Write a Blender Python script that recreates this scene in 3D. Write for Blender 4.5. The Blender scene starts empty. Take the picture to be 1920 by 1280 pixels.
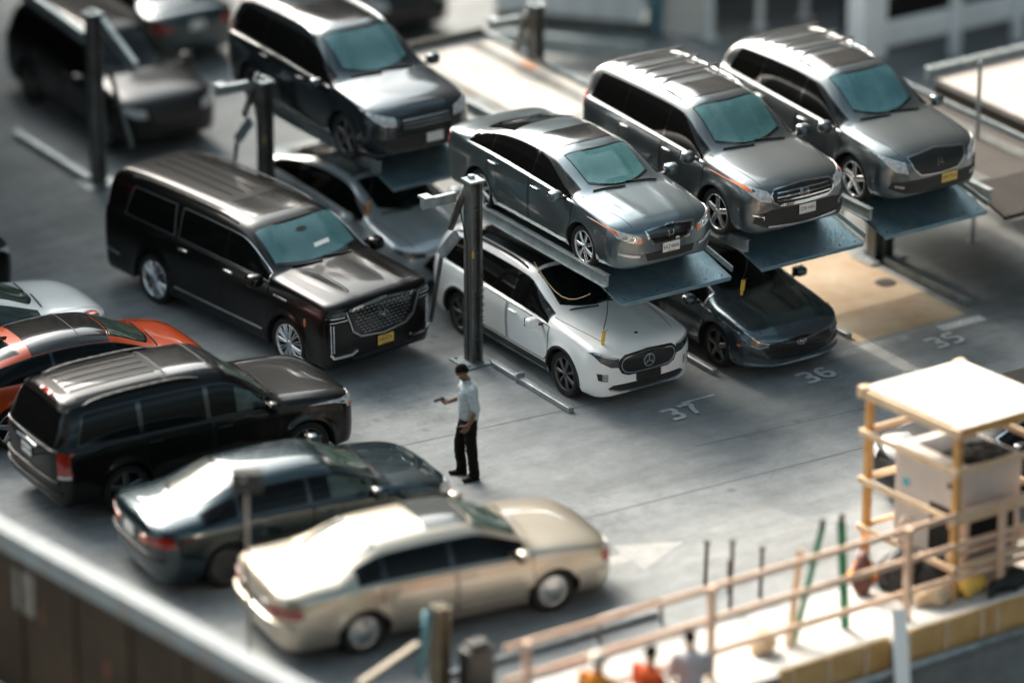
import bpy, bmesh, math, random
import numpy as np
from mathutils import Vector, Matrix, noise
from mathutils.bvhtree import BVHTree
from mathutils.geometry import delaunay_2d_cdt

# ------------------------------------------------------------------ camera, sky, sun, exposure
SC = bpy.context.scene
COL = SC.collection
R = math.radians
CAM_H, CAM_F, CAM_P = 27.3, 8500.0, 23.0
cam_d = bpy.data.cameras.new("camera")
cam = bpy.data.objects.new("camera", cam_d)
COL.objects.link(cam)
cam.location = (0, 0, CAM_H)
cam.rotation_euler = (R(90 - CAM_P), 0, 0)
cam_d.sensor_width = 36.0
cam_d.lens = 36.0 * CAM_F / 1920.0
cam_d.clip_end = 2000
cam_d.dof.use_dof = True
cam_d.dof.focus_distance = 67.0
cam_d.dof.aperture_fstop = 0.15
cam_d.dof.aperture_blades = 0
SC.camera = cam

# stall frame: T runs along the row of stalls, L runs out of the stalls towards the lane
ANG = R(33.2)
OX, OY = -0.58566, 63.52369
TX, TY = math.cos(ANG), math.sin(ANG)
LX, LY = math.sin(ANG), -math.cos(ANG)
def W(t, l, z=0.0):
    return Vector((OX + t * TX + l * LX, OY + t * TY + l * LY, z))
HL = ANG - math.pi / 2        # heading of things that face the lane
HT = ANG                      # heading of things that face along the row

SUN_EL, GLARE = 32.0, 3.4
sun_az_dir = Vector((-LX, -LY, 0))          # horizontal direction towards the sun
world = bpy.data.worlds.new("World")
SC.world = world
world.use_nodes = True
wn = world.node_tree
wn.nodes.clear()
wo = wn.nodes.new("ShaderNodeOutputWorld")
bg = wn.nodes.new("ShaderNodeBackground")
sky = wn.nodes.new("ShaderNodeTexSky")
sky.sky_type = 'NISHITA'
sky.sun_disc = False
sky.sun_elevation = R(SUN_EL)
sky.sun_rotation = math.atan2(sun_az_dir.x, sun_az_dir.y)
sky.air_density = 1.0
sky.dust_density = 7.0
sky.ozone_density = 1.0
hs = wn.nodes.new("ShaderNodeHueSaturation")
hs.inputs['Saturation'].default_value = 0.95
hs.inputs['Hue'].default_value = 0.47
bg.inputs['Strength'].default_value = 0.085
wn.links.new(sky.outputs[0], hs.inputs['Color'])
# thin bright cloud broken across the sky
wtc = wn.nodes.new("ShaderNodeTexCoord")
wmp = wn.nodes.new("ShaderNodeMapping"); wmp.inputs['Scale'].default_value = (1.0, 1.0, 2.6)
wnz = wn.nodes.new("ShaderNodeTexNoise"); wnz.inputs['Scale'].default_value = 2.3; wnz.inputs['Detail'].default_value = 6; wnz.inputs['Roughness'].default_value = 0.55
wrp = wn.nodes.new("ShaderNodeValToRGB"); wrp.color_ramp.elements[0].position = 0.42; wrp.color_ramp.elements[1].position = 0.62
hs2 = wn.nodes.new("ShaderNodeHueSaturation"); hs2.inputs['Saturation'].default_value = 0.65; hs2.inputs['Hue'].default_value = 0.47; hs2.inputs['Value'].default_value = 2.6
wmx = wn.nodes.new("ShaderNodeMix"); wmx.data_type = 'RGBA'
wn.links.new(wtc.outputs['Generated'], wmp.inputs[0]); wn.links.new(wmp.outputs[0], wnz.inputs['Vector']); wn.links.new(wnz.outputs['Fac'], wrp.inputs[0])
wn.links.new(sky.outputs[0], hs2.inputs['Color']); wn.links.new(wrp.outputs[0], wmx.inputs[0])
wn.links.new(hs.outputs[0], wmx.inputs[6]); wn.links.new(hs2.outputs[0], wmx.inputs[7])
# hazy glare round the sun
wdot = wn.nodes.new("ShaderNodeVectorMath"); wdot.operation = 'DOT_PRODUCT'
wdot.inputs[1].default_value = (sun_az_dir * math.cos(R(SUN_EL)) + Vector((0, 0, math.sin(R(SUN_EL))))).normalized()
wn.links.new(wtc.outputs['Generated'], wdot.inputs[0])
wmax = wn.nodes.new("ShaderNodeMath"); wmax.operation = 'MAXIMUM'; wmax.inputs[1].default_value = 0.0
wpow = wn.nodes.new("ShaderNodeMath"); wpow.operation = 'POWER'; wpow.inputs[1].default_value = 6.0
wgain = wn.nodes.new("ShaderNodeMath"); wgain.operation = 'MULTIPLY_ADD'; wgain.inputs[1].default_value = GLARE; wgain.inputs[2].default_value = 1.0
wn.links.new(wdot.outputs['Value'], wmax.inputs[0]); wn.links.new(wmax.outputs[0], wpow.inputs[0]); wn.links.new(wpow.outputs[0], wgain.inputs[0])
wsc = wn.nodes.new("ShaderNodeVectorMath"); wsc.operation = 'SCALE'
wn.links.new(wmx.outputs[2], wsc.inputs[0]); wn.links.new(wgain.outputs[0], wsc.inputs['Scale'])
wtn = wn.nodes.new("ShaderNodeVectorMath"); wtn.operation = 'MULTIPLY'; wtn.inputs[1].default_value = (0.91, 1.0, 0.985)
wn.links.new(wsc.outputs[0], wtn.inputs[0])
wn.links.new(wtn.outputs[0], bg.inputs[0])
wn.links.new(bg.outputs[0], wo.inputs[0])

sun_d = bpy.data.lights.new("sun", 'SUN')
sun_d.energy = 2.0
sun_d.angle = R(0.5)
sun_d.color = (1.0, 0.88, 0.71)
sun = bpy.data.objects.new("sun", sun_d)
COL.objects.link(sun)
sdir = (sun_az_dir * math.cos(R(SUN_EL)) + Vector((0, 0, math.sin(R(SUN_EL))))).normalized()
sun.rotation_euler = sdir.to_track_quat('Z', 'Y').to_euler()
sun.location = (0, 60, 60)

SC.view_settings.view_transform = 'Standard'
SC.view_settings.look = 'None'
SC.view_settings.exposure = 0.78
SC.view_settings.gamma = 1.0
SC.cycles.max_bounces = 6
SC.cycles.diffuse_bounces = 3
SC.cycles.glossy_bounces = 4
SC.cycles.use_denoising = True

# ------------------------------------------------------------------ materials
MATS = {}
def mat(name, col, rough=0.6, metal=0.0, coat=0.0, spec=0.5, ior=1.5, var=0.0, vscale=6.0, bump=0.0, bscale=40.0,
        col2=None, coords='Object', rvar=0.0, stretch=None, emit=None, detail=6):
    if name in MATS: return MATS[name]
    m = bpy.data.materials.new(name); m.use_nodes = True
    nt = m.node_tree; b = nt.nodes['Principled BSDF']
    b.inputs['Base Color'].default_value = (*col, 1)
    b.inputs['Roughness'].default_value = rough
    b.inputs['Metallic'].default_value = metal
    b.inputs['Coat Weight'].default_value = coat
    b.inputs['Coat Roughness'].default_value = 0.04
    b.inputs['Specular IOR Level'].default_value = spec
    b.inputs['IOR'].default_value = ior
    if emit:
        b.inputs['Emission Color'].default_value = (*emit[0], 1); b.inputs['Emission Strength'].default_value = emit[1]
    tc = nt.nodes.new('ShaderNodeTexCoord')
    src = tc.outputs[coords]
    if stretch:
        mp = nt.nodes.new('ShaderNodeMapping'); mp.inputs['Scale'].default_value = stretch
        nt.links.new(src, mp.inputs[0]); src = mp.outputs[0]
    if var or col2 or rvar:
        n = nt.nodes.new('ShaderNodeTexNoise'); n.inputs['Scale'].default_value = vscale
        n.inputs['Detail'].default_value = detail; n.inputs['Roughness'].default_value = 0.65
        nt.links.new(src, n.inputs['Vector'])
        rp = nt.nodes.new('ShaderNodeValToRGB')
        c2 = col2 if col2 else tuple(c * (1 + var) for c in col)
        c1 = col if col2 else tuple(c * (1 - var) for c in col)
        rp.color_ramp.elements[0].position = 0.35; rp.color_ramp.elements[0].color = (*c1, 1)
        rp.color_ramp.elements[1].position = 0.65; rp.color_ramp.elements[1].color = (*c2, 1)
        nt.links.new(n.outputs['Fac'], rp.inputs[0])
        if var or col2: nt.links.new(rp.outputs[0], b.inputs['Base Color'])
        if rvar:
            mr = nt.nodes.new('ShaderNodeMapRange')
            mr.inputs['From Min'].default_value = 0.3; mr.inputs['From Max'].default_value = 0.7
            mr.inputs['To Min'].default_value = max(0, rough - rvar); mr.inputs['To Max'].default_value = rough + rvar
            nt.links.new(n.outputs['Fac'], mr.inputs[0]); nt.links.new(mr.outputs[0], b.inputs['Roughness'])
    if bump:
        n2 = nt.nodes.new('ShaderNodeTexNoise'); n2.inputs['Scale'].default_value = bscale
        n2.inputs['Detail'].default_value = 4
        nt.links.new(src, n2.inputs['Vector'])
        bp = nt.nodes.new('ShaderNodeBump'); bp.inputs['Strength'].default_value = bump; bp.inputs['Distance'].default_value = 0.01
        nt.links.new(n2.outputs['Fac'], bp.inputs['Height']); nt.links.new(bp.outputs[0], b.inputs['Normal'])
    MATS[name] = m
    return m

def paint(name, col, metal=0.5, rough=0.32, coat=1.0, spec=0.5):
    m = mat(name, col, rough=rough, metal=metal, coat=coat, spec=spec, var=0.06, vscale=1.3, detail=1)
    nt = m.node_tree
    if 'opening' in nt.nodes: return m
    at = nt.nodes.new('ShaderNodeAttribute'); at.attribute_name = 'glazing_distance'; at.name = 'opening'
    gt = nt.nodes.new('ShaderNodeMath'); gt.operation = 'LESS_THAN'; gt.inputs[1].default_value = 0.5
    nt.links.new(at.outputs['Fac'], gt.inputs[0]); nt.links.new(gt.outputs[0], nt.nodes['Principled BSDF'].inputs['Alpha'])
    return m
def see_through(m, tint, fac):
    nt = m.node_tree; b = nt.nodes['Principled BSDF']; out = nt.nodes['Material Output']
    t = nt.nodes.new('ShaderNodeBsdfTransparent'); t.inputs[0].default_value = (*tint, 1)
    mx = nt.nodes.new('ShaderNodeMixShader'); mx.inputs[0].default_value = fac
    nt.links.new(b.outputs[0], mx.inputs[1]); nt.links.new(t.outputs[0], mx.inputs[2]); nt.links.new(mx.outputs[0], out.inputs[0])

M_TYRE = mat('tyre_rubber', (0.012, 0.011, 0.010), 0.85, var=0.2)
M_UNDER = mat('underbody_black', (0.006, 0.006, 0.005), 0.9)
M_TRIM = mat('black_plastic', (0.012, 0.011, 0.010), 0.5)
M_GLOSSBLK = mat('gloss_black', (0.008, 0.007, 0.006), 0.12, coat=0.5)
M_CHROME = mat('chrome', (0.75, 0.77, 0.78), 0.12, metal=1.0)
M_SATIN = mat('satin_metal', (0.55, 0.56, 0.57), 0.3, metal=1.0)
M_ALLOY = mat('alloy_wheel', (0.62, 0.62, 0.62), 0.25, metal=0.9, coat=0.4)
M_ALLOYDK = mat('dark_alloy', (0.10, 0.10, 0.10), 0.3, metal=0.7, coat=0.4)
M_HUB = mat('brake_dark', (0.02, 0.019, 0.018), 0.5, metal=0.5)
M_SEAM = mat('panel_gap', (0.004, 0.004, 0.004), 0.8)
M_GLASS_SIDE = mat('side_glass', (0.004, 0.0042, 0.004), 0.03, ior=1.45, spec=0.2)
M_GLASS_TEAL = mat('windscreen_glass', (0.08, 0.205, 0.22), 0.02, ior=2.0, col2=(0.13, 0.31, 0.33), vscale=1.1)  # teal in the three windscreen glasses stands in for reflected sky
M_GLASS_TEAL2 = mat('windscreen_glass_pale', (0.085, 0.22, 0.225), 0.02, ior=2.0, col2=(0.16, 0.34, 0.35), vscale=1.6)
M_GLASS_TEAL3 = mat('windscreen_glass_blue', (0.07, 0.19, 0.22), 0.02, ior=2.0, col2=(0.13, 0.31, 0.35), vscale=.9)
M_GLASS_DARK = mat('dark_windscreen', (0.010, 0.012, 0.012), 0.03, ior=1.5, var=0.2, vscale=1.6)
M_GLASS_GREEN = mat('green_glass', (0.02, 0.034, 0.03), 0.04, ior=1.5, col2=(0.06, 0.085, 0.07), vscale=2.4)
M_GLASS_REAR = mat('dusty_rear_glass', (0.05, 0.062, 0.056), 0.13, ior=2.3, var=.15, vscale=3)
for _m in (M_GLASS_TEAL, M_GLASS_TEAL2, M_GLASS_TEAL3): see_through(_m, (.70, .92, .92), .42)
see_through(M_GLASS_DARK, (.45, .5, .5), .45)
M_DASH = mat('dashboard_vinyl', (.02, .02, .02), .7)
M_SEATDK = mat('dark_seat_cloth', (.03, .028, .026), .85)
M_SEATLT = mat('grey_seat_leather', (.20, .19, .17), .6)
M_LENS = mat('clear_lens', (0.50, 0.52, 0.53), 0.08, coat=1.0, var=0.35, vscale=14)
M_LENSDK = mat('smoked_lens', (0.03, 0.035, 0.04), 0.06, coat=1.0, var=0.5, vscale=12)
M_RED = mat('red_lens', (0.30, 0.015, 0.006), 0.12, coat=1.0, var=0.25, vscale=12)
M_AMBER = mat('amber_lens', (0.62, 0.13, 0.02), 0.15, coat=1.0)
M_WHITEPL = mat('plate_white', (0.72, 0.72, 0.70), 0.5)
M_YELLOWPL = mat('plate_yellow', (0.72, 0.47, 0.10), 0.5, var=0.1, vscale=9)
M_INK = mat('plate_ink', (0.015, 0.014, 0.012), 0.6)
M_REDINK = mat('plate_red_ink', (0.35, 0.08, 0.06), 0.6)

# ------------------------------------------------------------------ object helpers
def tag(o, label=None, cat=None, group=None, kind=None):
    if label: o['label'] = label
    if cat: o['category'] = cat
    if group: o['group'] = group
    if kind: o['kind'] = kind
    return o
def empty(name, loc=(0, 0, 0), rz=0.0, parent=None):
    o = bpy.data.objects.new(name, None); COL.objects.link(o)
    o.empty_display_size = 0.2
    o.location = loc; o.rotation_euler = (0, 0, rz)
    if parent: o.parent = parent
    return o
def mesh_obj(name, verts, faces, m, parent=None, smooth=False, loc=None, rz=None):
    me = bpy.data.meshes.new(name)
    me.from_pydata([tuple(v) for v in verts], [], [tuple(f) for f in faces])
    if smooth: me.polygons.foreach_set('use_smooth', [True] * len(me.polygons))
    me.materials.append(m)
    o = bpy.data.objects.new(name, me); COL.objects.link(o)
    if parent: o.parent = parent
    if loc is not None: o.location = loc
    if rz is not None: o.rotation_euler = (0, 0, rz)
    return o
class MB:
    """collects shapes into one mesh"""
    def __init__(s): s.v = []; s.f = []
    def add(s, vs, fs):
        b = len(s.v); s.v += [Vector(v) for v in vs]; s.f += [tuple(i + b for i in f) for f in fs]
    def box(s, c, d, M=None, bev=0.0):
        x, y, z = d[0] / 2, d[1] / 2, d[2] / 2
        if bev <= 0:
            vs = [(-x, -y, -z), (x, -y, -z), (x, y, -z), (-x, y, -z), (-x, -y, z), (x, -y, z), (x, y, z), (-x, y, z)]
            fs = [(3, 2, 1, 0), (4, 5, 6, 7), (0, 1, 5, 4), (1, 2, 6, 5), (2, 3, 7, 6), (3, 0, 4, 7)]
        else:
            bm = bmesh.new(); bmesh.ops.create_cube(bm, size=1.0)
            for v in bm.verts: v.co = Vector((v.co.x * 2 * x, v.co.y * 2 * y, v.co.z * 2 * z))
            bmesh.ops.bevel(bm, geom=bm.edges[:] , offset=min(bev, x * .9, y * .9, z * .9), segments=2, affect='EDGES', profile=0.5)
            bm.verts.index_update()
            vs = [v.co.copy() for v in bm.verts]; fs = [[v.index for v in f.verts] for f in bm.faces]; bm.free()
        vs = [Vector(v) for v in vs]
        if M is not None: vs = [M @ v for v in vs]
        c = Vector(c)
        s.add([v + c for v in vs], fs); return s
    def beam(s, a, b, w, h, up=(0, 0, 1), bev=0.0):
        """rectangular bar from a to b, w across, h along up"""
        a, b = Vector(a), Vector(b); d = b - a; L = d.length; x = d.normalized()
        u = Vector(up)
        if abs(x.dot(u)) > 0.98: u = Vector((1, 0, 0))
        y = u.cross(x).normalized(); z = x.cross(y)
        M = Matrix((x, y, z)).transposed()
        s.box((a + b) / 2, (L, w, h), M, bev); return s
    def tube(s, pts, r, n=8, cap=True):
        pts = [Vector(p) for p in pts]; rs = r if isinstance(r, (list, tuple)) else [r] * len(pts)
        vs = []; fs = []; prev = None
        for i, p in enumerate(pts):
            d = (pts[min(i + 1, len(pts) - 1)] - pts[max(i - 1, 0)]).normalized()
            if prev is None:
                u = Vector((0, 0, 1)) if abs(d.z) < 0.9 else Vector((1, 0, 0))
                a = d.cross(u).normalized()
            else:
                a = (prev - d * prev.dot(d)).normalized()
            prev = a; bvec = d.cross(a)
            for k in range(n):
                t = 2 * math.pi * k / n
                vs.append(p + (a * math.cos(t) + bvec * math.sin(t)) * rs[i])
        for i in range(len(pts) - 1):
            for k in range(n):
                k2 = (k + 1) % n
                fs.append((i * n + k, i * n + k2, (i + 1) * n + k2, (i + 1) * n + k))
        if cap:
            fs.append(tuple(range(n - 1, -1, -1))); fs.append(tuple((len(pts) - 1) * n + k for k in range(n)))
        s.add(vs, fs); return s
    def lathe(s, prof, c=(0, 0, 0), axis='Z', n=32, closed=False):
        """prof: (radius, height) pairs"""
        vs = []; fs = []
        for r, h in prof:
            for k in range(n):
                t = 2 * math.pi * k / n
                p = (r * math.cos(t), r * math.sin(t), h)
                if axis == 'Y': p = (p[0], p[2], p[1])
                elif axis == 'X': p = (p[2], p[0], p[1])
                vs.append(Vector(p) + Vector(c))
        m = len(prof)
        for i in range(m - 1 + (1 if closed else 0)):
            j = (i + 1) % m
            for k in range(n):
                k2 = (k + 1) % n
                q = (i * n + k, i * n + k2, j * n + k2, j * n + k)
                fs.append(q if axis != 'Y' else q[::-1])
        s.add(vs, fs); return s
    def prism(s, poly, z0, z1, M=None):
        n = len(poly)
        vs = [Vector((x, y, z0)) for x, y in poly] + [Vector((x, y, z1)) for x, y in poly]
        if M is not None: vs = [M @ v for v in vs]
        fs = [tuple(range(n - 1, -1, -1)), tuple(range(n, 2 * n))] + [(i, (i + 1) % n, (i + 1) % n + n, i + n) for i in range(n)]
        s.add(vs, fs); return s
    def obj(s, name, m, parent=None, smooth=False, loc=None, rz=None):
        return mesh_obj(name, s.v, s.f, m, parent, smooth, loc, rz)

def text_mesh(body, size, m, name, parent, M, depth=0.004, xscale=1.0, spacing=1.0):
    """text as a real mesh; M places the text's own plane (x right, y up, z out)"""
    cu = bpy.data.curves.new(name, 'FONT'); cu.body = body; cu.size = size; cu.extrude = depth / 2
    cu.align_x = 'CENTER'; cu.align_y = 'CENTER'; cu.space_character = spacing
    tmp = bpy.data.objects.new(name, cu); COL.objects.link(tmp)
    dg = bpy.context.evaluated_depsgraph_get(); dg.update()
    me = bpy.data.meshes.new_from_object(tmp.evaluated_get(dg))
    bpy.data.objects.remove(tmp); bpy.data.curves.remove(cu)
    me.transform(M @ Matrix.Diagonal((xscale, 1, 1, 1)))
    me.materials.clear(); me.materials.append(m)
    o = bpy.data.objects.new(name, me); COL.objects.link(o)
    if parent: o.parent = parent
    return o
def frame_M(o, x, y):
    x = Vector(x).normalized(); y = Vector(y).normalized(); z = x.cross(y)
    M = Matrix((x, y, z)).transposed().to_4x4(); M.translation = Vector(o); return M
def copy_tree(o, parent=None):
    c = o.copy(); COL.objects.link(c)
    if parent: c.parent = parent
    for ch in list(o.children): copy_tree(ch, c)
    return c
def chaikin(pts, it=2, closed=False):
    p = [np.array(q, float) for q in pts]
    for _ in range(it):
        q = [] if closed else [p[0]]
        n = len(p)
        for i in range(n if closed else n - 1):
            a, b = p[i], p[(i + 1) % n]
            q += [a * .75 + b * .25, a * .25 + b * .75]
        if not closed: q.append(p[-1])
        p = q
    return p
def sstep(a, b, x):
    t = min(1, max(0, (x - a) / (b - a))); return t * t * (3 - 2 * t)
# ------------------------------------------------------------------ cars
def resample(poly, g, closed=True):
    out = []; n = len(poly)
    for i in range(n if closed else n - 1):
        a = np.array(poly[i], float); b = np.array(poly[(i + 1) % n], float)
        k = max(1, int(math.ceil(np.linalg.norm(b - a) / g)))
        for j in range(k): out.append(a + (b - a) * j / k)
    if not closed: out.append(np.array(poly[-1], float))
    return out
def inside(poly, p):
    c = False; n = len(poly); j = n - 1
    for i in range(n):
        if ((poly[i][1] > p[1]) != (poly[j][1] > p[1])) and p[0] < (poly[j][0] - poly[i][0]) * (p[1] - poly[i][1]) / (poly[j][1] - poly[i][1] + 1e-12) + poly[i][0]: c = not c
        j = i
    return c

class Car:
    """a car body lofted from side profile, beltline and plan outline; every other part is laid onto that surface"""
    def __init__(s, name, label, sp, group=None):
        s.sp = sp
        s.root = empty(name); tag(s.root, label, 'car', group)
        s.x0, s.x1 = sp['x']
        s.top = np.array(chaikin(sp['top'], sp.get('top_it', 3)))
        s.belt = np.array(chaikin(sp['belt'], 2))
        s.pw = np.array(chaikin(sp.get('pw', [(s.x0, 1), (s.x1, 1)]), 2))
        s.sidep = np.array(chaikin(sp.get('side', [(0, .93), (.12, .975), (.4, 1.0), (.7, .995), (.86, .985), (1, .95)]), 2))
        s.build_body()
    def ring(s, x):
        sp = s.sp
        zt = float(np.interp(x, s.top[:, 0], s.top[:, 1])); bl = float(np.interp(x, s.belt[:, 0], s.belt[:, 1]))
        w = sp['w'] * float(np.interp(x, s.pw[:, 0], s.pw[:, 1])); sill = sp['sill']
        bl = min(bl, zt - 0.02)
        kb = 1.0
        for end, (ln, zc, npl, nt, nb) in ((1, sp['nose']), (0, sp['tail'])):
            u = (x - (s.x1 - ln)) / ln if end else ((s.x0 + ln) - x) / ln
            if u > 0:
                u = min(u, 1.0)
                f = lambda n: max(0.0, 1 - u ** n) ** (1 / n)
                w *= f(npl); kt, kb_ = f(nt), f(nb)
                zt = zc + (zt - zc) * kt; bl = zc + (bl - zc) * kt; sill = zc - (zc - sill) * kb_
        zl = sill; R_ = sp['arch']
        for xw in (-sp['wb'] / 2, sp['wb'] / 2):
            d = abs(x - xw)
            if d < R_: zl = max(zl, sp['r'] + math.sqrt(R_ * R_ - d * d))
        zl = min(zl, bl - 0.02) if bl > sill + .05 else zl
        pts = []; M_ = 14
        for i in range(M_ + 1):
            q = i / M_; z = zl + (bl - zl) * q
            v = (z - sill) / max(1e-6, bl - sill)
            y = w * float(np.interp(v, s.sidep[:, 0], s.sidep[:, 1]))
            for xw in (-sp['wb'] / 2, sp['wb'] / 2):
                dd = math.hypot(x - xw, z - sp['r']) - R_
                if -0.02 < dd < 0.3: y += sp.get('flare', 0.018) * math.exp(-(dd / 0.07) ** 2) * (w / sp['w'])
            pts.append((y, z))
        d = zt - bl
        yb = pts[-1][0] - sp.get('sh', .035) * sstep(.1, .3, d)
        n = sp.get('nh', 2.6) + (sp.get('nr', 4.0) - sp.get('nh', 2.6)) * sstep(.12, .5, d)
        tum = sp.get('tum', .34)
        if yb < pts[-1][0] - 1e-4: pts.append((yb, bl + .006))
        N_ = 20
        for i in range(1, N_ + 1):
            ph = math.pi / 2 * i / N_
            h = math.sin(ph) ** (2 / n); c = max(0.0, math.cos(ph)) ** (2 / n) if i < N_ else 0.0
            y = (yb - tum * h * d) * c; z = bl + d * h
            for (xa, xb, ya, yb2, amp, wd) in sp.get('ridges', []):
                if xa < x < xb:
                    t = (x - xa) / (xb - xa); yc = ya + (yb2 - ya) * t
                    z += amp * math.exp(-((y - yc) / wd) ** 2) * math.sin(math.pi * t)
            pts.append((y, z))
        while len(pts) < M_ + N_ + 2: pts.insert(M_ + 1, pts[M_])
        return pts, dict(zt=zt, bl=bl, yb=yb, sill=sill, zl=zl, w=w, d=d, kb=kb)
    def info(s, x): return s.ring(x)[1]
    def build_body(s):
        sp = s.sp
        xs = set()
        nl, tl_ = sp['nose'][0], sp['tail'][0]
        for i in range(25): xs.add(round(s.x1 - nl + nl * math.sin(math.pi / 2 * i / 24), 4)); xs.add(round(s.x0 + tl_ - tl_ * math.sin(math.pi / 2 * i / 24), 4))
        a, b = s.x0 + tl_, s.x1 - nl
        for i in range(1, 60): xs.add(round(a + (b - a) * i / 60, 4))
        ha = math.acos(min(1, (sp['r'] - sp['sill']) / sp['arch'])) if sp['r'] > sp['sill'] else math.pi / 2
        Rx = math.sqrt(max(0.01, sp['arch'] ** 2 - (sp['r'] - sp['sill']) ** 2)) if sp['sill'] < sp['r'] else sp['arch']
        arch = set()
        for xw in (-sp['wb'] / 2, sp['wb'] / 2):
            for i in range(25): arch.add(round(xw + sp['arch'] * math.cos(math.pi * i / 24) * .9999, 4))
        keep = [x for x in xs if all(abs(abs(x) - abs(c)) > .012 or abs(x - c) > .012 for c in arch)]
        xs = sorted(set(keep) | arch)
        xs = [x for x in xs if s.x0 + 1e-4 < x < s.x1 - 1e-4]
        rings = []
        for x in xs: rings.append(s.ring(x))
        verts = []; faces = []; K = len(rings[0][0])
        # columns: right side bottom -> top centre -> left side bottom
        C = 2 * K - 1
        for x, (pts, inf) in zip(xs, rings):
            for (y, z) in pts: verts.append((x, -y, z))
            for (y, z) in reversed(pts[:-1]): verts.append((x, y, z))
        for i in range(len(xs) - 1):
            for k in range(C - 1):
                faces.append((i * C + k, (i + 1) * C + k, (i + 1) * C + k + 1, i * C + k + 1))
        for end, row in ((1, len(xs) - 1), (0, 0)):
            zc = sp['nose'][1] if end else sp['tail'][1]; xe = s.x1 if end else s.x0
            ci = len(verts); verts.append((xe, 0, zc))
            for k in range(C - 1):
                a_, b_ = row * C + k, row * C + k + 1
                faces.append((a_, ci, b_) if end else (b_, ci, a_))
            a_, b_ = row * C + C - 1, row * C
            faces.append((a_, ci, b_) if end else (b_, ci, a_))
            if end:      # close the underside of nose and tail so that the low bumper faces are solid
                for i in range(len(xs) - 1):
                    if xs[i] > s.x1 - nl or xs[i + 1] < s.x0 + tl_: faces.append((i * C + C - 1, (i + 1) * C + C - 1, (i + 1) * C, i * C))
        s.bvh = BVHTree.FromPolygons([Vector(v) for v in verts], faces)
        s.body = mesh_obj('body', verts, faces, sp['paint'], s.root, smooth=True)
        # vertex normals for smooth offsetting
        s.vn = None
        # underbody with wheel wells
        uv = []; uf = []; fl = sp['sill'] + .02
        for x, (pts, inf) in zip(xs, rings):
            y0, z0 = pts[0]; yi = max(0.0, y0 - .30); zf = max(fl, inf['sill'])
            for sg in (-1, 1):
                pass
            row = [(-y0 + .002, z0), (-yi, z0), (-yi, min(zf, z0)), (yi, min(zf, z0)), (yi, z0), (y0 - .002, z0)]
            for (y, z) in row: uv.append((x, y, z + .002))
        for i in range(len(xs) - 1):
            for k in range(5): uf.append((i * 6 + k, i * 6 + k + 1, (i + 1) * 6 + k + 1, (i + 1) * 6 + k))
        mesh_obj('underbody', uv, uf, M_UNDER, s.root)
    def hit(s, axis, a, b):
        if axis == 'right': o, d = Vector((a, -4, b)), Vector((0, 1, 0))
        elif axis == 'left': o, d = Vector((a, 4, b)), Vector((0, -1, 0))
        elif axis == 'front': o, d = Vector((6, a, b)), Vector((-1, 0, 0))
        elif axis == 'rear': o, d = Vector((-6, a, b)), Vector((1, 0, 0))
        else: o, d = Vector((a, b, 5)), Vector((0, 0, -1))
        p, n, i, dist = s.bvh.ray_cast(o, d)
        if p is None:
            for e in ((0, 0.0007, 0.0009), (0.0008, -0.0006, 0.0), (0.0006, 0.0008, -0.0009)):
                p, n, i, dist = s.bvh.ray_cast(o + Vector(e), d)
                if p is not None: break
        if p is None:
            q = o + d * (3.1 if axis in ('right', 'left') else 4.0)
            p, n, i, dist = s.bvh.find_nearest(q)
        if n.dot(d) > 0: n = -n
        return p, n
    def patch(s, name, poly, axis, m, off=.004, g=.06, parent=None, mirror=False, label=None, rim=True, rnd=0, hole=None):
        if rnd: poly = chaikin(poly, rnd, True)
        P = resample(poly, g); n = len(P)
        pts = [Vector((float(p[0]), float(p[1]))) for p in P]
        mn = np.min(P, 0); mx = np.max(P, 0)
        ux = np.arange(mn[0] + g / 2, mx[0], g); uy = np.arange(mn[1] + g / 2, mx[1], g)
        PA = np.array(P)
        for x in ux:
            for y in uy:
                if inside(P, (x, y)) and np.min(np.hypot(PA[:, 0] - x, PA[:, 1] - y)) > g * .35: pts.append(Vector((x, y)))
        faces_in = [list(range(n))]; edges_in = []
        if hole:
            H = resample(hole, g); k0 = len(pts)
            pts = [p for i, p in enumerate(pts) if i < n or not inside(H, p)]; k0 = len(pts)
            pts += [Vector((float(p[0]), float(p[1]))) for p in H]
            edges_in = [(k0 + i, k0 + (i + 1) % len(H)) for i in range(len(H))]
        vs, es, fs, *_ = delaunay_2d_cdt(pts, edges_in, faces_in, 1, 1e-6)
        if hole: fs = [f for f in fs if not inside(H, sum((vs[i] for i in f), Vector((0, 0))) / len(f))]
        V = []; Nn = []
        for v in vs:
            p, nn = s.hit(axis, v.x, v.y); V.append(p + nn * off); Nn.append(nn)
        F = []
        ref = {'right': Vector((0, -1, 0)), 'left': Vector((0, 1, 0)), 'front': Vector((1, 0, 0)), 'rear': Vector((-1, 0, 0)), 'top': Vector((0, 0, 1))}[axis]
        ec = {}
        for f in fs:
            a, b, c = [V[i] for i in f[:3]]
            f = list(f)
            if (b - a).cross(c - a).dot(ref) < 0: f.reverse()
            F.append(tuple(f))
            for i in range(len(f)):
                e = (f[i], f[(i + 1) % len(f)]); ec[e] = 1
        nsm = len(F)
        if rim:
            bmap = {}
            for (a, b) in list(ec):
                if (b, a) not in ec:
                    ids = []
                    for q in (a, b):
                        if q not in bmap:
                            bmap[q] = (len(V), len(V) + 1); V.append(V[q].copy()); V.append(V[q] - Nn[q] * (off + .006))
                        ids.append(bmap[q])
                    F.append((ids[1][0], ids[0][0], ids[0][1], ids[1][1]))
        par = parent or s.root
        o = mesh_obj(name, V, F, m, par)
        o.data.polygons.foreach_set('use_smooth', [i < nsm for i in range(len(F))])
        if label: o['label'] = label
        if mirror: s.mirror(o, parent if parent is None else parent)
        return o
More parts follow.
